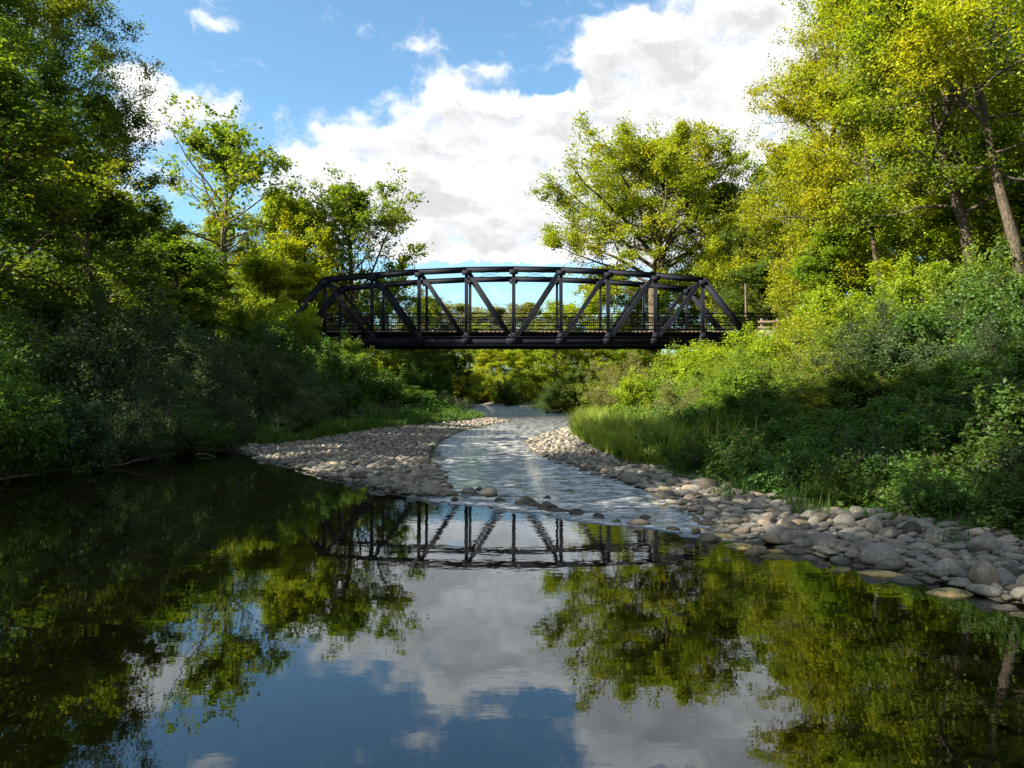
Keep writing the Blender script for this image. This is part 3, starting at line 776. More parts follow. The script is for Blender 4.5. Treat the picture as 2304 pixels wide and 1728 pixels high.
# x, y, top z, radius, shape, leaf, bark, label, yaw
TREES = [
 (-31.3, 43, 28.5, 7.2, 'big', 'dark', 'bark', 'tall dark tree cut by the picture edge behind the shaded willows', 0.3),
 (-31.0, 49, 31.0, 6.2, 'big2', 'dark', 'bark', 'tallest dark tree of the shady bank, its top rising out of frame', 1.9),
 (-28.4, 51, 22.6, 4.3, 'ash', 'dark', 'bark', 'dark rounded tree beside the tallest dark tree, against the white cloud', 2.2),
 (-22.8, 43, 13.2, 4.6, 'oak', 'dark', 'bark', 'lower dark spreading tree over the shaded willows', 0.7),
 (-29.5, 42, 18.5, 5.0, 'oak', 'dark', 'bark', 'dense dark tree with backlit yellow leaves low behind the willows', 3.9),
 (-29.6, 75, 20.0, 4.2, 'ash', 'lime', 'bark', 'yellow green tree just behind the dark rounded tree', 1.0),
 (-25.2, 79, 24.0, 4.6, 'ash', 'gold', 'bark', 'olive yellow tree beyond the slender dark-trunked tree', 4.2),
 (-18.6, 67, 19.6, 4.0, 'alder', 'gold', 'bark', 'golden tree between the slender tree and the fan-shaped tree', 2.6),
 (-18.2, 56, 12.0, 3.9, 'maple', 'lime', 'bark', 'bright lime bushy tree below the slender dark-trunked tree', 0.4),
 (-16.6, 59, 12.0, 3.6, 'alder', 'lime', 'bark', 'small lime tree touching the shady end of the bridge', 5.1),
 (-22.0, 50, 11.6, 3.4, 'maple', 'lime', 'bark', 'bushy yellow green tree at the foot of the slender trunk', 2.0),
 (-26.0, 60, 12.0, 3.6, 'alder', 'lime', 'bark', 'lime tree glowing between the dark trees and the slender tree', 3.3),
 (-17.8, 79, 13.4, 4.2, 'maple', 'green', 'bark', 'green tree seen through the shady end panels of the bridge', 1.2),
 (-14.6, 86, 15.2, 4.6, 'oak', 'green', 'bark', 'mid green tree seen through the second and third bridge panels', 2.9),
 (-10.0, 93, 14.2, 4.2, 'maple', 'dark', 'bark', 'darker green tree seen through the bridge left of the open sky', 0.1),
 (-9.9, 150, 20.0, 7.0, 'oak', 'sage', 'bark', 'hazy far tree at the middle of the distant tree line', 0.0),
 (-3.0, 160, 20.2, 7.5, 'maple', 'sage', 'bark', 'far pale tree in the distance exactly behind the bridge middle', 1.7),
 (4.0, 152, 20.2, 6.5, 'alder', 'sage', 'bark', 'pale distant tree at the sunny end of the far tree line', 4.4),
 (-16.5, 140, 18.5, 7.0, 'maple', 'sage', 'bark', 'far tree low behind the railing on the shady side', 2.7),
 (4.6, 86, 12.6, 3.9, 'alder', 'lime', 'bark', 'lime tree at the edge of the open sky seen through the bridge', 0.8),
 (9.0, 81, 14.2, 4.4, 'maple', 'lime', 'bark', 'bright lime tree seen through the bridge under the broad tree', 3.0),
 (14.2, 84, 14.6, 4.6, 'maple', 'green', 'bark', 'green tree seen through the sunny half of the bridge', 5.0),
 (18.0, 79, 15.0, 4.2, 'oak', 'green', 'bark', 'green tree filling the last bridge panels', 1.5),
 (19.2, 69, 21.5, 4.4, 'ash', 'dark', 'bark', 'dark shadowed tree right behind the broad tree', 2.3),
 (21.6, 58, 21.5, 4.2, 'ash', 'lime', 'bark', 'yellow green tree at the left edge of the sunny wood', 0.5),
 (19.2, 45, 26.5, 5.4, 'big', 'gold', 'bark_pale', 'tall golden green tree spreading branches toward the cloud', 3.6),
 (22.6, 40, 28.0, 6.2, 'big2', 'lime', 'bark_pale', 'tall bright green tree rising out of the top of the frame', 0.9),
 (27.8, 55, 31.0, 6.4, 'big', 'lime', 'bark', 'tall green tree deep in the sunny wood', 5.2),
 (31.0, 49, 31.0, 6.6, 'big2', 'green', 'bark', 'tall green tree behind the leaning pale trunk', 4.0),
 (19.3, 47, 13.0, 2.9, 'maple', 'lime', 'bark', 'low lime tree overhanging the pole at the bridge end', 1.1),
 (19.6, 43, 12.2, 3.2, 'alder', 'green', 'bark_pale', 'small green tree with a pale trunk inside the sunny wood', 2.5),
 (21.0, 37, 11.8, 3.4, 'maple', 'lime', 'bark', 'bushy lime tree halfway up the sunny bank', 4.9),
 (23.4, 34, 12.0, 3.4, 'alder', 'green', 'bark', 'dark green small tree under the leaning pale trunk', 0.2),
 (19.4, 63, 17.0, 3.4, 'alder', 'gold', 'bark', 'yellow tree between the broad tree and the sunny wood', 3.7),
 (18.4, 55, 11.4, 3.0, 'maple', 'dark', 'bark', 'shadowy small tree behind the end of the bridge', 1.8),
 (26.0, 44, 22.0, 5.0, 'oak', 'lime', 'bark', 'spreading lime tree in the middle of the sunny wood', 2.1),
 (24.5, 62, 22.0, 5.0, 'oak', 'green', 'bark', 'green tree at the back of the sunny wood', 0.6),
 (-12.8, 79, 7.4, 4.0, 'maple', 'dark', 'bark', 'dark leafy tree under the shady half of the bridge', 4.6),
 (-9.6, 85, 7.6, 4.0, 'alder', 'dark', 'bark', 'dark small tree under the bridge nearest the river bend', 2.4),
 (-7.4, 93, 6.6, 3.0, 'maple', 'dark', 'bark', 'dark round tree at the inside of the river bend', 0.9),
 (-3.4, 113, 9.2, 4.2, 'alder', 'lime', 'bark', 'sunlit lime tree on the far bank of the river bend', 1.4),
 (2.0, 109, 9.4, 4.6, 'maple', 'lime', 'bark', 'broad sunlit tree straight up the river under the bridge', 3.1),
 (7.4, 99, 8.6, 4.2, 'alder', 'gold', 'bark', 'golden sunlit tree under the bridge', 5.5),
 (10.8, 86, 7.6, 4.2, 'maple', 'lime', 'bark', 'lime tree under the sunny half of the bridge', 0.3),
 (12.6, 71, 6.8, 3.4, 'maple', 'green', 'bark', 'green tree under the bridge near the sunny abutment', 2.8),
 (-2.0, 124, 11.0, 5.0, 'oak', 'gold', 'bark', 'tree with golden crown behind the lime trees at the bend', 4.1),
 (5.5, 120, 11.0, 5.0, 'oak', 'lime', 'bark', 'rounded lime tree farthest up the river under the bridge', 0.7),
 (-40, 66, 13, 5.5, 'oak', 'green', 'bark', 'green tree deep behind the tall dark trees', 1.1),
 (-46, 76, 15, 6, 'ash', 'lime', 'bark', 'yellow green tree at the back of the shady wood', 2.2),
 (-36, 86, 17, 5.5, 'oak', 'lime', 'bark', 'lime tree in the back row beyond the slender tree', 3.3),
 (-30, 93, 21, 5, 'maple', 'green', 'bark', 'green tree in the back row behind the golden tree', 4.4),
 (-23.5, 97, 18, 5, 'maple', 'gold', 'bark', 'olive tree in the back row behind the fan-shaped tree', 5.5),
 (-50, 64, 13, 6, 'oak', 'dark', 'bark', 'dark tree farthest back behind the tall dark trees', .4),
 (-40, 54, 12, 5.5, 'oak', 'dark', 'bark', 'dark tree low between the tall dark trunks', 1.5),
 (-33, 57, 11, 5, 'maple', 'dark', 'bark', 'dark bushy tree closing the gap under the tall dark trees', 2.6),
 (-26.5, 62, 12, 4.4, 'maple', 'lime', 'bark', 'lime bushy tree behind the slender trunk foot', 3.7),
 (-22.5, 70, 14, 4.4, 'alder', 'green', 'bark', 'green tree low between the slender tree and the golden tree', 4.8),
 (32, 72, 25, 6, 'oak', 'green', 'bark', 'green tree in the back row of the sunny wood', 5.9),
 (38, 60, 28, 6, 'ash', 'lime', 'bark', 'tall lime tree in the back row of the sunny wood', .9),
 (29, 84, 21, 5.5, 'maple', 'green', 'bark', 'green tree behind the dark shadowed tree', 2.0),
 (24, 92, 17, 5.5, 'oak', 'green', 'bark', 'rounded green tree in the back row behind the broad tree', 3.1),
 (16, 102, 13, 5, 'maple', 'lime', 'bark', 'lime tree in the back row behind the broad tree', 4.2),
 (36, 42, 27, 6, 'oak', 'lime', 'bark', 'lime tree at the frame edge behind the leaning tree', 5.3),
 (27.5, 33, 17, 4.6, 'oak', 'green', 'bark', 'green spreading tree under the crown of the leaning tree', .6),
 (23.5, 48, 14, 4.2, 'maple', 'lime', 'bark', 'bushy lime tree low in the sunny wood', 1.7),
 (28.5, 40, 13, 4.2, 'alder', 'lime', 'bark', 'small lime tree low behind the dark slanting trunk', 2.8),
 (-12.0, 104, 9, 4.5, 'maple', 'green', 'bark', 'green tree where the river disappears round the bend', 3.9),
 (-19.5, 99, 11, 4.8, 'oak', 'dark', 'bark', 'dark tree behind the shady half of the bridge', 5.0),
 (-7.0, 119, 12.5, 5.5, 'maple', 'lime', 'bark', 'lime tree seen under the bridge above the far bend', 2.2),
 (1.5, 128, 12, 5.5, 'maple', 'green', 'bark', 'green tree farthest back under the bridge', 3.2),
 (20.6, 61, 16.5, 3.8, 'maple', 'dark', 'bark', 'dark green tree right above the end of the bridge', 1.3),
 (22.6, 66, 20.5, 4.2, 'ash', 'green', 'bark', 'green tree between the broad tree and the golden green tree', 4.7),
]
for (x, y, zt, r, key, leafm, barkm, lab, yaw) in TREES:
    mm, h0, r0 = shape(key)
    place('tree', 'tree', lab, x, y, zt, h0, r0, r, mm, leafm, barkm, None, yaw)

def feature(name, lab, x, y, zt, leafm, barkm, yaw=0.0, **kw):
    z = gz(x, y) - .2
    H = zt - z
    w, l = build_tree(H=H, **kw)
    e_ = empty(name, (x, y, z), yaw); tag(e_, lab, 'tree')
    link(bpy.data.objects.new('trunk', qmesh('trunk', *w, M[barkm], True)), e_)
    link(bpy.data.objects.new('crown', qmesh('crown', *l, M[leafm])), e_)

# the slender tree with the bare dark trunk
feature('slender_tree', 'slender airy tree with a long bare dark trunk, tops into the blue sky', -27.0, 70, 27.3, 'green', 'bark',
        seed=104, base=.42, prof=scaled(lens(.8, .3, .5), 9.0), nl=26, elev=(54, 18), bend=.25, lean=(-1.4, 0), r0=.40, nleaf=16000, size=.36, spread=.42, sec=7, ter=3, clump=.9, twig=.4)
# fan-shaped tree with upright limbs
feature('fan_shaped_tree', 'fan-shaped tree with upright limbs and a thin outer branch over the bridge', -15.4, 72, 22.3, 'green', 'bark',
        seed=77, base=.22, prof=scaled(lens(.9, .3, .6), 9.5), nl=30, elev=(76, 30), bend=.22, lean=(-.5, 0), r0=.34, nleaf=42000, size=.29, spread=.40, sec=9, ter=4, clump=.75, asym=(0, .1), twig=.36)
# the broad tree behind the bridge
feature('broad_tree', 'broad spreading tree with low forked limbs behind the sunny half of the bridge', 13.4, 70, 26.2, 'lime', 'bark',
        seed=52, base=.34, prof=scaled(lens(1.0, .2, .6), 11.2), nl=44, elev=(70, 12), bend=.22, lean=(.8, 0), r0=.62, nleaf=175000, size=.225, spread=.5, sec=10, ter=4, clump=.8, twig=.36, asym=(math.pi, .1))
# leaning pale trunk in the sunny wood
feature('leaning_tree', 'leaning pale-barked tree whose thick trunk leaves the top of the frame', 21.0, 29, 27.0, 'lime', 'bark_pale',
        seed=63, base=.34, prof=scaled(lens(.9, .4, .4), 5.8), nl=30, elev=(55, -2), bend=.1, lean=(-4.6, 1.0), r0=.22, nleaf=75000, size=.165, spread=.42, sec=9, ter=4, clump=.9, droop=.9)
feature('dark_trunk_tree', 'tree with a dark slanting trunk just behind the leaning pale one', 21.8, 33, 20.0, 'green', 'bark',
        seed=64, base=.40, prof=scaled(lens(.9, .4, .4), 4.6), nl=24, elev=(55, 5), bend=.2, lean=(-3.4, .5), r0=.30, nleaf=48000, size=.17, spread=.42, sec=8, ter=4, clump=.9, droop=.8)
feature('pale_stem_tree', 'thin pale-stemmed tree standing in the sunny wood', 19.9, 39, 19.0, 'gold', 'bark_pale',
        seed=65, base=.45, prof=scaled(lens(.9, .4, .4), 3.8), nl=20, elev=(60, 10), bend=.25, lean=(-1.8, 0), r0=.17, nleaf=38000, size=.175, spread=.42, sec=8, ter=4, clump=.9, droop=.6)
# the shading wood on the near shady bank (stands beside the camera's view, throws the shade over the pool)
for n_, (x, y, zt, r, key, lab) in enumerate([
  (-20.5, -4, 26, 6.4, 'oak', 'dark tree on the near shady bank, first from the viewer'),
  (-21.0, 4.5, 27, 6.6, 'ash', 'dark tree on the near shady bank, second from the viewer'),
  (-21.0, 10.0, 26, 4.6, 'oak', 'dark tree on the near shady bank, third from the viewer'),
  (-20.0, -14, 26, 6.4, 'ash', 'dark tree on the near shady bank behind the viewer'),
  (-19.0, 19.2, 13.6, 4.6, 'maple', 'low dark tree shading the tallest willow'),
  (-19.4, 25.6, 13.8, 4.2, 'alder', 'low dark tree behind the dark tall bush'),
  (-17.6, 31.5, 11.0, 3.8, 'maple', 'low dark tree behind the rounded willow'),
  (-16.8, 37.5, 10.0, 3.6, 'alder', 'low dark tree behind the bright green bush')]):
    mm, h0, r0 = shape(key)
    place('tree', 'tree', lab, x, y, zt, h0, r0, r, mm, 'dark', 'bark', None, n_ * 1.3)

# ------------------------------------------------------------------ bushes
BSH = {
 'willow': (3.0, 2.0, dict(seed=201, r=2.0, h=3.0, nleaf=34000, size=.085, stems=26, aspect=.34, spread=.14, wisp=.25)),
 'willow2': (3.0, 2.0, dict(seed=202, r=2.0, h=3.0, nleaf=34000, size=.085, stems=24, aspect=.34, spread=.15, wisp=.3, clump=.9)),
 'dense': (2.5, 1.8, dict(seed=203, r=1.8, h=2.5, nleaf=26000, size=.10, stems=22, aspect=.6, spread=.15)),
 'loose': (2.5, 1.8, dict(seed=204, r=1.8, h=2.5, nleaf=22000, size=.11, stems=20, aspect=.6, spread=.17, clump=1.0, wisp=.2)),
 'weed': (1.0, .9, dict(seed=205, r=.9, h=1.0, nleaf=7000, size=.075, stems=20, aspect=.42, spread=.07, clump=.6, wisp=.2)),
 'weed2': (1.0, .9, dict(seed=206, r=.9, h=1.0, nleaf=6000, size=.085, stems=18, aspect=.5, spread=.08, clump=.8, wisp=.1)),
}
BC = {}
def bush_mesh(key):
    if key not in BC:
        w, l = build_bush(**BSH[key][2])
        BC[key] = (qmesh('stems', *w, M['bark'], True), qmesh('foliage', *l, M['willow']))
    return BC[key], BSH[key][0], BSH[key][1]

BUSHES = [
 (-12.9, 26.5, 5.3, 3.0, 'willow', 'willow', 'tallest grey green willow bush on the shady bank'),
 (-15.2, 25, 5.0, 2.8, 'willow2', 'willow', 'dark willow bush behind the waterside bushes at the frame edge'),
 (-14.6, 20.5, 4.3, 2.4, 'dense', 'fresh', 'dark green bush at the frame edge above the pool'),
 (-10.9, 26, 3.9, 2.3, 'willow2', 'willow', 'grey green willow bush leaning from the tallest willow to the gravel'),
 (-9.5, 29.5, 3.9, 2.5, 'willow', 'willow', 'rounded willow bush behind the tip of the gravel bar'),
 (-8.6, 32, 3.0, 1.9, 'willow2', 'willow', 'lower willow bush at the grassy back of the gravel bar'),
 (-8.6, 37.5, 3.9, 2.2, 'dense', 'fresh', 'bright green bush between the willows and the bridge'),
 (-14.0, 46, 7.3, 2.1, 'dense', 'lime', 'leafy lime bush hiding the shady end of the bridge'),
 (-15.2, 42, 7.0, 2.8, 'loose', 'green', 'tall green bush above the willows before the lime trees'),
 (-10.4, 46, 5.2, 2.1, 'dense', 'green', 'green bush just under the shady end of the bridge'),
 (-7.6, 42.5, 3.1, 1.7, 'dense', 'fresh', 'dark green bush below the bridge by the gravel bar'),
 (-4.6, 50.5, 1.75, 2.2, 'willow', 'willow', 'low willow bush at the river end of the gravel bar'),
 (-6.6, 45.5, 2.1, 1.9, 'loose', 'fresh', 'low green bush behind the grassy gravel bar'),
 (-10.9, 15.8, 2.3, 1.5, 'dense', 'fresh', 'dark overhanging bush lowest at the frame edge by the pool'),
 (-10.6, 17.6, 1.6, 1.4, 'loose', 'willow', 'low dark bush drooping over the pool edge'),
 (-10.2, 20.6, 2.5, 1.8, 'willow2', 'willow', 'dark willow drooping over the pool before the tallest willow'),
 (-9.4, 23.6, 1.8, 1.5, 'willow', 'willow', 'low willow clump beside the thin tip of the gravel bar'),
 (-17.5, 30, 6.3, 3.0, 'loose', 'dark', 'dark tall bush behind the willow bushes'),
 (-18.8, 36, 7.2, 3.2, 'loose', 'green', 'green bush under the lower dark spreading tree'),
 (-12.6, 34, 4.8, 2.5, 'willow2', 'willow', 'willow bush behind the rounded willow'),
 (-11.8, 39, 5.2, 2.4, 'loose', 'fresh', 'green bush filling the gap behind the lower willow'),
 (6.7, 42, 3.8, 2.3, 'willow', 'sage', 'pale feathery bush glowing on the sunny bank under the bridge'),
 (5.4, 62, 3.6, 2.4, 'dense', 'dark', 'dark bush on the sunny bank upstream of the bridge'),
 (3.8, 71, 2.8, 1.9, 'willow2', 'fresh', 'waterside bush at the outer curve of the river'),
 (-.6, 93, 3.2, 1.9, 'dense', 'dark', 'round dark bush standing at the far water edge'),
 (6.4, 50.5, 3.0, 1.8, 'loose', 'green', 'green bush under the middle of the sunny bridge half'),
 (10.0, 44, 4.3, 2.2, 'dense', 'lime', 'yellow green bush touching the bottom chord of the bridge'),
 (11.8, 40.5, 4.2, 2.3, 'loose', 'lime', 'bright bush reaching in front of the last bridge panels'),
 (11.6, 33.5, 4.5, 2.3, 'dense', 'lime', 'lime bush high on the sunny bank'),
 (7.9, 33, 2.7, 1.9, 'loose', 'green', 'green bush behind the tall sunlit grass'),
 (8.4, 28.5, 2.8, 1.7, 'willow', 'green', 'feathery green bush at the edge of the shade'),
 (11.2, 27.3, 4.4, 2.1, 'willow2', 'green', 'speckled bush at the middle of the shaded bank'),
 (12.6, 25.3, 4.7, 2.1, 'willow', 'willow', 'tall bush on the shaded bank in front of the sunny wood'),
 (13.4, 22.8, 4.8, 2.1, 'loose', 'fresh', 'dark tall bush below the leaning tree'),
 (13.6, 19.4, 5.0, 1.9, 'dense', 'fresh', 'dark bush at the frame edge high on the stony bank'),
 (8.9, 23.2, 2.5, 1.7, 'willow2', 'dark', 'dim bush at the lower middle of the shaded bank'),
 (9.6, 20.2, 2.4, 1.7, 'dense', 'dark', 'dark hollow-looking bush above the weeds'),
 (10.4, 18.2, 2.5, 1.6, 'loose', 'dark', 'dark bush above the leafy weeds of the stony bank'),
 (10.6, 15.7, 2.6, 1.6, 'dense', 'fresh', 'green bush at the frame edge above the leafy weeds'),
 (5.6, 19, 1.1, 1.1, 'weed', 'fresh', 'leafy weed clump at the upper end of the shaded cobbles'),
 (6.2, 17, 1.1, 1.2, 'weed2', 'fresh', 'weed clump spilling on the cobbles below the dim bush'),
 (6.4, 14.6, 1.2, 1.1, 'weed', 'fresh', 'lush weed clump over the middle of the stony bank'),
 (6.7, 12.6, 1.05, 1.0, 'weed2', 'fresh', 'broad-leaved weed clump above the blue grey stone'),
 (7.3, 11.0, 1.0, 1.0, 'weed', 'fresh', 'weed clump near the big grey boulder at the frame edge'),
 (7.9, 10.3, 1.3, 1.1, 'weed2', 'fresh', 'tallest weed clump cut by the frame edge'),
 (5.35, 21.5, 1.2, 1.2, 'weed2', 'fresh', 'weed clump where the grass meets the shaded bushes'),
 (7.6, 13.6, 1.7, 1.3, 'weed', 'fresh', 'weed clump standing behind the broad-leaved weeds'),
 (8.6, 12.4, 1.9, 1.3, 'weed2', 'fresh', 'tall weed clump between the stones and the edge bush'),
 (7.2, 16.0, 1.6, 1.3, 'weed', 'fresh', 'upper weed clump in front of the dark hollow-looking bush'),
 (18.6, 46.5, 6.6, 2.2, 'dense', 'lime', 'sunlit bush beside the fence at the bridge end'),
 (17.6, 40, 7.2, 2.6, 'loose', 'lime', 'sunlit bush at the foot of the sunny wood'),
 (19.2, 36, 7.6, 2.6, 'dense', 'lime', 'bright green bush under the pale-stemmed tree'),
 (18.6, 30, 7.2, 2.6, 'loose', 'green', 'green bush before the leaning pale trunk'),
 (15.8, 36.5, 5.5, 2.4, 'loose', 'lime', 'lime bush on the upper sunny bank'),
 (15.2, 30.5, 5.9, 2.3, 'willow', 'green', 'airy bush on the upper bank between light and shade'),
 (16.4, 25.5, 6.2, 2.2, 'dense', 'fresh', 'dark green bush on the upper bank at the frame edge'),
 (9.6, 31, 3.6, 2.1, 'willow', 'green', 'feathery bush above the green bush behind the grass'),
 (10.0, 36.5, 3.9, 2.2, 'loose', 'lime', 'lime bush behind the pale feathery bush'),
 (13.4, 29, 5.0, 2.3, 'loose', 'green', 'broad green bush halfway up the shaded bank'),
 (14.6, 22, 5.3, 2.2, 'willow2', 'willow', 'feathery dark bush at the back of the shaded bank'),
 (8.2, 25.8, 2.5, 1.7, 'loose', 'green', 'loose bush between the grass and the speckled bush'),
 (7.2, 30, 2.3, 1.6, 'willow2', 'sage', 'pale weedy bush at the back of the sunlit grass'),
 (6.2, 36, 2.6, 1.7, 'dense', 'lime', 'bright low bush behind the sunlit grass'),
 (11.6, 22.4, 3.6, 1.9, 'loose', 'willow', 'bush between the dim bush and the tall bushes'),
 (12.0, 18.5, 3.6, 1.8, 'willow', 'willow', 'dark feathery bush near the frame edge'),
 (11.8, 15.2, 3.4, 1.8, 'loose', 'fresh', 'bush at the frame edge behind the leafy weeds'),
 (9.4, 14.4, 2.1, 1.4, 'dense', 'willow', 'low bush over the leafy weeds'),
 (6.7, 20.6, 1.8, 1.4, 'loose', 'fresh', 'low leafy bush at the foot of the dim bush'),
 (7.0, 24.2, 1.9, 1.4, 'willow', 'green', 'low feathery bush at the edge of the grass'),
 (13.0, 37.5, 4.3, 2.3, 'willow', 'lime', 'airy lime bush before the bushes of the bridge end'),
 (14.4, 43.0, 4.0, 2.2, 'loose', 'lime', 'lime bush in front of the sunny abutment'),
 (9.0, 40, 4.0, 2.0, 'loose', 'green', 'green bush beside the pale feathery bush'),
 (-13.2, 30.5, 4.6, 2.5, 'loose', 'willow', 'grey green bush between the two tallest willows'),
 (-11.6, 23.2, 3.0, 1.9, 'willow', 'willow', 'dark willow at the foot of the tallest willow'),
 (-12.4, 20.2, 3.2, 1.9, 'loose', 'willow', 'dark bush behind the drooping willow'),
 (-12.6, 17.4, 2.9, 1.8, 'dense', 'fresh', 'dark bush behind the lowest overhanging bush'),
 (-11.2, 76, 5.2, 3.2, 'loose', 'dark', 'dark bush under the shady bridge half, deep in the shade'),
 (-9.4, 82, 5.0, 3.0, 'dense', 'dark', 'dark bush at the inside of the bend below the bridge'),
 (-12.2, 69, 5.4, 3.2, 'dense', 'dark', 'dark bush behind the shady abutment'),
 (-14.6, 62, 6.2, 3.2, 'loose', 'green', 'green bush directly behind the shady abutment'),
 (-8.6, 66, 3.6, 2.4, 'loose', 'fresh', 'green waterside bush beyond the low willow'),
 (-6.6, 58, 2.9, 2.2, 'dense', 'fresh', 'low dark bush under the bridge beside the water'),
 (-5.2, 108, 5.0, 3.4, 'loose', 'lime', 'sunlit bush at the far bend where the water ends'),
 (-1.4, 103, 4.4, 3.0, 'dense', 'lime', 'sunlit bush just behind the round dark bush'),
 (2.6, 97, 4.4, 3.0, 'loose', 'lime', 'yellow green bush at the far water edge'),
 (5.6, 89, 4.4, 3.0, 'dense', 'lime', 'sunlit bush on the outer side of the bend'),
 (7.0, 80, 4.2, 2.8, 'loose', 'green', 'green bush on the outer bank before the bend'),
 (7.6, 70, 4.4, 2.8, 'willow', 'sage', 'pale bush on the outer bank upstream of the bridge'),
 (-9.5, 114, 5.6, 3.6, 'dense', 'gold', 'golden bush farthest up the river'),
 (9.4, 58, 4.6, 2.6, 'dense', 'lime', 'lime bush right under the sunny half of the bridge'),
 (6.0, 22.6, 1.3, 1.3, 'weed', 'fresh', 'weed clump in the grass below the loose bush'),
 (4.9, 16.2, .85, .9, 'weed2', 'fresh', 'low weeds hanging over the cobbles by the brown boulder'),
 (5.6, 13.4, .85, .9, 'weed', 'fresh', 'low weeds over the cobbles behind the blue grey stone'),
 (6.3, 11.4, .8, .8, 'weed2', 'fresh', 'low weeds close above the big grey boulder'),
 (6.6, 9.6, .75, .7, 'weed', 'fresh', 'smallest weeds at the frame edge above the cobbles'),
 (-2.6, 110, 3.4, 2.8, 'loose', 'lime', 'sunlit bush on the low ground inside the far bend'),
 (-5.6, 114, 3.6, 3.0, 'dense', 'lime', 'sunlit bush at the very end of the visible water'),
 (-.6, 101, 2.8, 2.2, 'willow', 'sage', 'pale low bush on the far water edge'),
 (-9.6, 116, 3.6, 3.0, 'loose', 'green', 'green bush where the water turns out of sight'),
 (3.5, 20.4, .85, .8, 'weed', 'fresh', 'small weeds at the foot of the grass by the black stone'),
 (3.4, 18.2, .8, .75, 'weed2', 'fresh', 'small weeds between the grass and the shaded cobbles'),
 (3.9, 15.6, .85, .8, 'weed', 'fresh', 'weeds leaning over the cobbles near the ochre stained boulder'),
 (4.3, 13.9, .9, .85, 'weed2', 'fresh', 'weeds leaning over the cobbles near the dark brown boulder'),
 (4.7, 12.4, .85, .8, 'weed', 'fresh', 'weeds above the middle of the stony bank'),
 (5.1, 11.1, .8, .8, 'weed2', 'fresh', 'loose weeds above the stony bank'),
 (5.6, 10.0, .8, .75, 'weed', 'fresh', 'weeds just above the dark grey rounded stone'),
 (6.2, 8.9, .75, .7, 'weed2', 'fresh', 'weeds above the brownish grey boulder'),
 (6.7, 8.2, .8, .7, 'weed', 'fresh', 'lowest weeds at the frame edge of the stony bank'),
 (7.0, 9.9, 1.0, .9, 'weed2', 'willow', 'grey green weeds at the frame edge'),
 (5.9, 12.0, 1.1, .9, 'weed', 'willow', 'grey green weeds behind the loose weeds'),
 (-10.6, 13.2, 1.5, 1.3, 'loose', 'fresh', 'overhanging bush at the frame edge, nearest the viewer on the shady side'),
 (-10.1, 19.2, 1.5, 1.3, 'willow2', 'willow', 'low willow sweeping the dark water between two drooping bushes'),
 (-9.4, 21.9, 1.2, 1.1, 'loose', 'fresh', 'small bush at the water edge behind the tip of the gravel bar'),
 (-7.6, 26.8, 1.7, 1.4, 'willow', 'willow', 'small willow on the grass behind the gravel bar'),
 (-3.6, 103, 2.6, 2.4, 'dense', 'green', 'green bush low on the far bank of the bend'),
 (-1.9, 98.6, 2.0, 1.8, 'loose', 'lime', 'small lime bush beside the round dark bush at the far water edge'),
 (13.2, 47.6, 4.7, 1.9, 'loose', 'lime', 'lime bush pressed against the underside of the bridge end'),
 (16.8, 49.0, 5.6, 1.8, 'dense', 'lime', 'small lime bush right in front of the sunny abutment'),
 (19.6, 49.6, 6.4, 1.8, 'loose', 'lime', 'small lime bush at the foot of the timber fence'),
]
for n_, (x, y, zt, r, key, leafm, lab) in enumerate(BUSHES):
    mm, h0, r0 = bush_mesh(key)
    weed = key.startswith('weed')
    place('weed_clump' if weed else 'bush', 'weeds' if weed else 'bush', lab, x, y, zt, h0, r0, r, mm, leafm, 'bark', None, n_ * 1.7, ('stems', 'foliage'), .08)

# dead branches washed against the shady bank
for (x, y, L, a, sd, lab) in ((-9.9, 17.6, 1.2, .25, 1, 'thin dead branch lying in the water under the shady bushes'), (-8.9, 20.9, 1.0, -.3, 2, 'short dead branch lying in the dark water near the tip of the gravel bar'),
                              (-1.0, 47.2, 2.2, .35, 3, 'dead stick leaning out of the low willow at the river end of the gravel bar')):
    rg = np.random.default_rng(900 + sd)
    main = grow(rg, np.zeros((1, 3)), np.array([[math.cos(a), math.sin(a), .10]]), [L], 9, -.12, .10)
    p, d, _s = children(rg, main, 6, .25, .95, 38, .4)
    tw = grow(rg, p, d, rg.uniform(.2, .45, len(p)) * L * .6, 5, -.05, .15)
    e_ = empty('dead_branch', (x, y, max(gz(x, y), 0) + .03)); tag(e_, lab, 'branch')
    link(bpy.data.objects.new('limb', qmesh('limb', *tubes(main, [.035], [.008], 7), M['bark'], True)), e_)
    link(bpy.data.objects.new('twigs', qmesh('twigs', *tubes(tw, np.full(len(p), .011), np.full(len(p), .003), 4), M['bark_pale'], True)), e_)

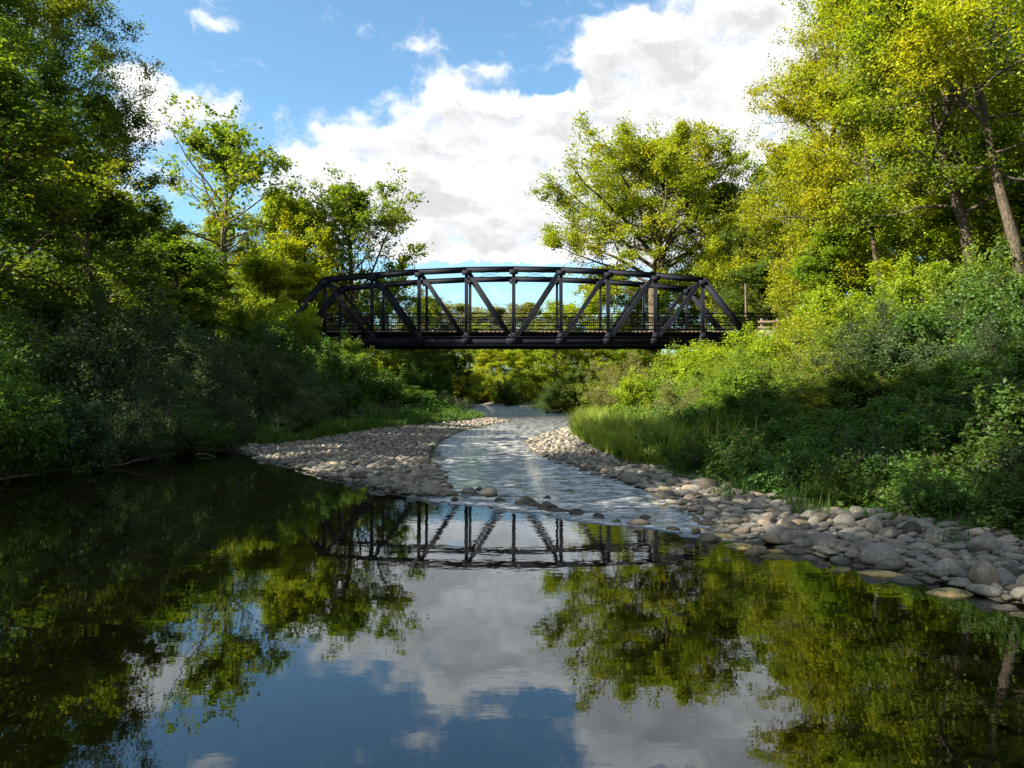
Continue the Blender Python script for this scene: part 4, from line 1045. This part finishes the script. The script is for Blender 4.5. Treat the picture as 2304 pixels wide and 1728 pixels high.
# ------------------------------------------------------------------ ground cover
def cover(name, lab, n, region, keep, size, hfun, mat, seed, up=.9, aspect=.6):
    rg = np.random.default_rng(seed)
    # denser near the camera: sample distance so that picture density stays even
    x0, x1, y0, y1 = region
    yy = y0 * (y1 / y0) ** rg.uniform(0, 1, n); xx = rg.uniform(x0, x1, n) * np.minimum(1, (yy * .95 + 6) / max(abs(x0), abs(x1)))
    ok = keep(xx, yy); xx, yy = xx[ok], yy[ok]
    z = ground_z(xx, yy)
    h = hfun(xx, yy) * rg.uniform(0, 1, len(xx)) ** .8
    P = np.stack([xx, yy, z + h + .01], 1)
    Vv, Ff = leaves(rg, P, (size * (1 + yy * .045))[:, None], up, aspect)
    o = link(bpy.data.objects.new(name, qmesh(name, Vv, Ff, M[mat])))
    tag(o, lab, kind='stuff')
cover('undergrowth', 'dense leafy undergrowth covering the banks between the bushes', 420000, (-55, 55, 7, 130),
      lambda x, y: (sdist(FLOOD, x, y) > .15) & (np.abs(x) < y * .78 + 3), .06,
      lambda x, y: (.12 + .9 * vnoise(x, y, 1.7, 5) ** 2 + .5 * vnoise(x, y, .6, 9) ** 3) * sstep(sdist(FLOOD, x, y), 0, 2.0) * (.75 + y * .012), 'fresh', 71)

def grass(name, lab, n, pts_fun, hmin, hmax, mat, seed, width=.012):
    rg = np.random.default_rng(seed)
    x, y = pts_fun(rg, n); n = len(x)
    z = ground_z(x, y) - .02
    h = rg.uniform(hmin, hmax, n) * (.3 + 1.3 * vnoise(x, y, .55, 2)); a = rg.uniform(0, 6.283, n)
    lean = rg.uniform(.1, .9, n) * h
    w = width * rg.uniform(.7, 1.3, n) * (1 + y * .02)
    dx, dy = np.cos(a), np.sin(a); sx, sy = -dy, dx
    def pt(f, g, ww):
        return np.stack([x + dx * lean * g + sx * w * ww, y + dy * lean * g + sy * w * ww, z + h * f], 1)
    Vv = np.stack([pt(0, 0, -1), pt(0, 0, 1), pt(.55, .3, .8), pt(.55, .3, -.8), pt(1, 1, .12), pt(1, 1, -.12)], 1).reshape(-1, 3)
    b = np.arange(n)[:, None] * 6
    Ff = np.concatenate([b + np.array([0, 1, 2, 3]), b + np.array([3, 2, 4, 5])])
    o = link(bpy.data.objects.new(name, qmesh(name, Vv, Ff, M[mat])))
    tag(o, lab, kind='stuff')
def strip_right(rg, n):
    y = rg.uniform(13, 45, n); x = rg.uniform(1.5, 9, n)
    df = sdist(FLOOD, x, y); dens = np.exp(-np.maximum(df, 0) * .9) * (y > 17.5 - df * .3)
    ok = (df > -.05) & (df < 3.2) & (rg.uniform(0, 1, n) < dens); return x[ok], y[ok]
grass('grass', 'tall fine grass on the sunlit point of the stony bank', 200000, strip_right, .25, .8, 'grass', 81, .009)
def strip_left(rg, n):
    y = rg.uniform(24, 49, n); x = rg.uniform(-10, -1.5, n)
    df = sdist(FLOOD, x, y); ok = (df > -.35) & (df < 2.2) & (rg.uniform(0, 1, n) < .8); return x[ok], y[ok]
grass('grass', 'short green grass along the back of the gravel bar', 90000, strip_left, .2, .5, 'fresh', 82)
def strip_near(rg, n):
    y = rg.uniform(6.5, 19, n); x = rg.uniform(3, 9, n)
    df = sdist(FLOOD, x, y); pat = vnoise(x, y, .7, 21)
    ok = (df > -.5) & (df < 2.5) & (pat > .74 - .22 * sstep(df, -.2, .8)); return x[ok], y[ok]
grass('grass', 'sparse grass tufts between the upper cobbles and the weeds', 26000, strip_near, .08, .45, 'fresh', 83, .006)
#SKY
# ------------------------------------------------------------------ sky and sun
SUN_AZ, SUN_EL = 114.0, 35.0     # degrees left of the view direction, above the horizon
w = bpy.data.worlds.new('World'); bpy.context.scene.world = w; w.use_nodes = True
t = NT(w.node_tree)
out = t.new('ShaderNodeOutputWorld')
sky = t.new('ShaderNodeTexSky', sky_type='NISHITA'); sky.sun_disc = False
sky.sun_elevation = R(SUN_EL); sky.sun_rotation = R(-SUN_AZ)
sky.altitude = 200; sky.air_density = 1.0; sky.dust_density = 1.2; sky.ozone_density = 2.0
tc = t.new('ShaderNodeTexCoord'); D_ = tc.outputs['Generated']
# clouds lie at fixed compass bearings and heights: (bearing deg, elevation deg, half-width, half-height, weight)
CLOUDS = [(-5.2, 21.4, 2.0, 2.0, .8), (-3.8, 17.8, 6.5, 3.2, 1.0), (-10.0, 16.4, 5.2, 2.2, 1.0), (-.2, 18.8, 4.4, 2.6, .9), (-2.0, 13.0, 6.6, 3.6, 1.0), (-14.6, 15.2, 4.2, 1.7, 1.0),
  (5.2, 17.6, 5.4, 3.8, 1.0), (10.4, 18.2, 6.0, 4.4, 1.0), (8.0, 24.2, 2.5, 2.4, .9), (5.8, 24.0, 1.4, 1.6, .55), (10, 14, 8, 4, .8), (-8, 12, 6, 3, .8), (12.2, 23.6, 4.4, 3.0, .95), (15.6, 24.6, 4.4, 2.6, .8), (17.2, 19.4, 5.0, 5.6, 1.0),
  (-.2, 10.6, 5.4, .8, .6), (5.2, 12.0, 3.6, 2.2, .8), (13.8, 13.4, 7.0, 3.6, .9), (22.0, 20.0, 7.0, 7.0, .9),
  (-21.5, 24.5, 1.7, .55, .50), (-23.0, 24.9, 1.0, .4, .36), (-27.2, 20.8, 1.9, 1.1, .75), (-23.8, 19.6, 3.4, 1.3, .75), (-25.8, 17.6, 3.0, 1.2, .62), (-31, 14, 6, 3, .6),
  (-6.1, 24.7, 1.5, .6, .48), (-1.5, 23.7, 1.9, .45, .45), (-13.6, 18.7, 1.5, .7, .5), (-12.0, 20.1, .8, .4, .36), (14.2, 27.4, 2.5, .6, .35),
  (3.4, 22.6, 2.6, .9, -.9), (1.0, 14.4, 2.0, .5, -.9), (-1.6, 9.3, 6.5, .7, -1.5), (-8.5, 13.4, 2.2, .4, -.5), (13.4, 26.6, 1.8, .6, -.5), (10.0, 21.4, 1.6, .6, -.28), (1.6, 11.0, 2.0, .35, -.3)]
def density(vec):
    warp = t.noise(vec, 16, 4, .6, col=True)
    wv = t.vmath('SUBTRACT', warp, (.5, .5, .5))
    nd = t.new('ShaderNodeVectorMath', operation='SCALE'); t.put(nd.inputs[0], wv); nd.inputs['Scale'].default_value = .055
    v = t.vmath('ADD', vec, nd.outputs[0])
    sx = t.new('ShaderNodeSeparateXYZ'); t.put(sx.inputs[0], v)
    az = t.math('MULTIPLY', t.math('ARCTAN2', sx.outputs[0], sx.outputs[1]), 57.2958)
    el = t.math('MULTIPLY', t.math('ARCSINE', sx.outputs[2]), 57.2958)
    acc = None
    for (a, e, sa, se, wt) in CLOUDS:
        da = t.math('MULTIPLY', t.math('SUBTRACT', az, a), 1 / sa); de = t.math('MULTIPLY', t.math('SUBTRACT', el, e), 1 / se)
        q = t.math('MULTIPLY_ADD', da, da, t.math('MULTIPLY', de, de))
        g = t.math('MULTIPLY', t.math('EXPONENT', t.math('MULTIPLY', q, -.85)), wt)
        acc = g if acc is None else t.math('ADD', acc, g)
    # unseen broken cloud outside the view, added to whiten the bluish ambient light
    far = t.smooth(t.math('ABSOLUTE', az), 38, 60)
    unseen_cloud = t.math('MULTIPLY', t.smooth(t.noise(vec, 2.2, 3), .38, .60), t.math('MULTIPLY', far, .95))
    acc = t.math('ADD', t.math('MINIMUM', acc, .92), unseen_cloud)
    st = t.vmath('MULTIPLY', v, (1, 1, 1.7))
    fb = t.noise(st, 15, 10, .64)
    return t.math('ADD', acc, t.math('MULTIPLY_ADD', fb, 2.0, -1.03)), fb, el
dens, fb, el = density(D_)
off = (-.006, 0, .014)
dens2, _, _ = density(t.vmath('ADD', D_, off))
cov = t.smooth(dens, .12, .86)
relief = t.math('SUBTRACT', dens, dens2)
lit = t.math('ADD', .84, t.math('MULTIPLY', relief, .42))
thick = t.smooth(dens, .55, 1.1)
soft = t.noise(t.vmath('MULTIPLY', D_, (1, 1, 2.8)), 8, 5, .55)
lit = t.math('SUBTRACT', lit, t.math('MULTIPLY', thick, t.math('MULTIPLY', t.smooth(soft, .42, .60), .25)), clamp=False)
lit = t.math('MINIMUM', t.math('MAXIMUM', lit, .60), 1.0)
CL = 4.7
cc = t.new('ShaderNodeCombineColor')
t.put(cc.inputs[0], t.math('MULTIPLY', lit, CL)); t.put(cc.inputs[1], t.math('MULTIPLY', lit, CL)); t.put(cc.inputs[2], t.math('MULTIPLY_ADD', lit, CL * .97, CL * .035))
tint = t.new('ShaderNodeMix', data_type='RGBA', blend_type='MULTIPLY'); tint.inputs[0].default_value = 1.0
t.put(tint.inputs[6], sky.outputs[0]); tint.inputs[7].default_value = (.74, .95, .95, 1)
full = t.mix(cov, tint.outputs[2], cc.outputs[0])
bg = t.new('ShaderNodeBackground'); t.put(bg.inputs[0], full); bg.inputs[1].default_value = 0.065
t.l.new(bg.outputs[0], out.inputs[0])

sl = bpy.data.lights.new('sun', 'SUN'); sl.energy = 5.0; sl.angle = R(.5); sl.color = (1.0, .89, .71)
so = link(bpy.data.objects.new('sun', sl))
az = R(SUN_AZ); el_ = R(SUN_EL)
to_sun = Vector((-math.sin(az) * math.cos(el_), math.cos(az) * math.cos(el_), math.sin(el_)))
so.rotation_euler = (-to_sun).to_track_quat('-Z', 'Y').to_euler(); so.location = to_sun * 200

# ------------------------------------------------------------------ camera
cam = bpy.data.cameras.new('camera'); cam.sensor_width = 36; cam.lens = 26.04; cam.clip_end = 3000
co = link(bpy.data.objects.new('camera', cam)); co.location = (0, 0, 1.82); co.rotation_euler = (R(90.555), 0, 0)
sc = bpy.context.scene; sc.camera = co
sc.view_settings.view_transform = 'Standard'; sc.view_settings.look = 'None'; sc.view_settings.exposure = 2.12; sc.view_settings.gamma = 1
cy = sc.cycles
cy.max_bounces = 6; cy.diffuse_bounces = 2; cy.glossy_bounces = 2; cy.transmission_bounces = 3; cy.transparent_max_bounces = 8
cy.caustics_reflective = False; cy.caustics_refractive = False; cy.sample_clamp_indirect = 4.0
cy.use_denoising = True
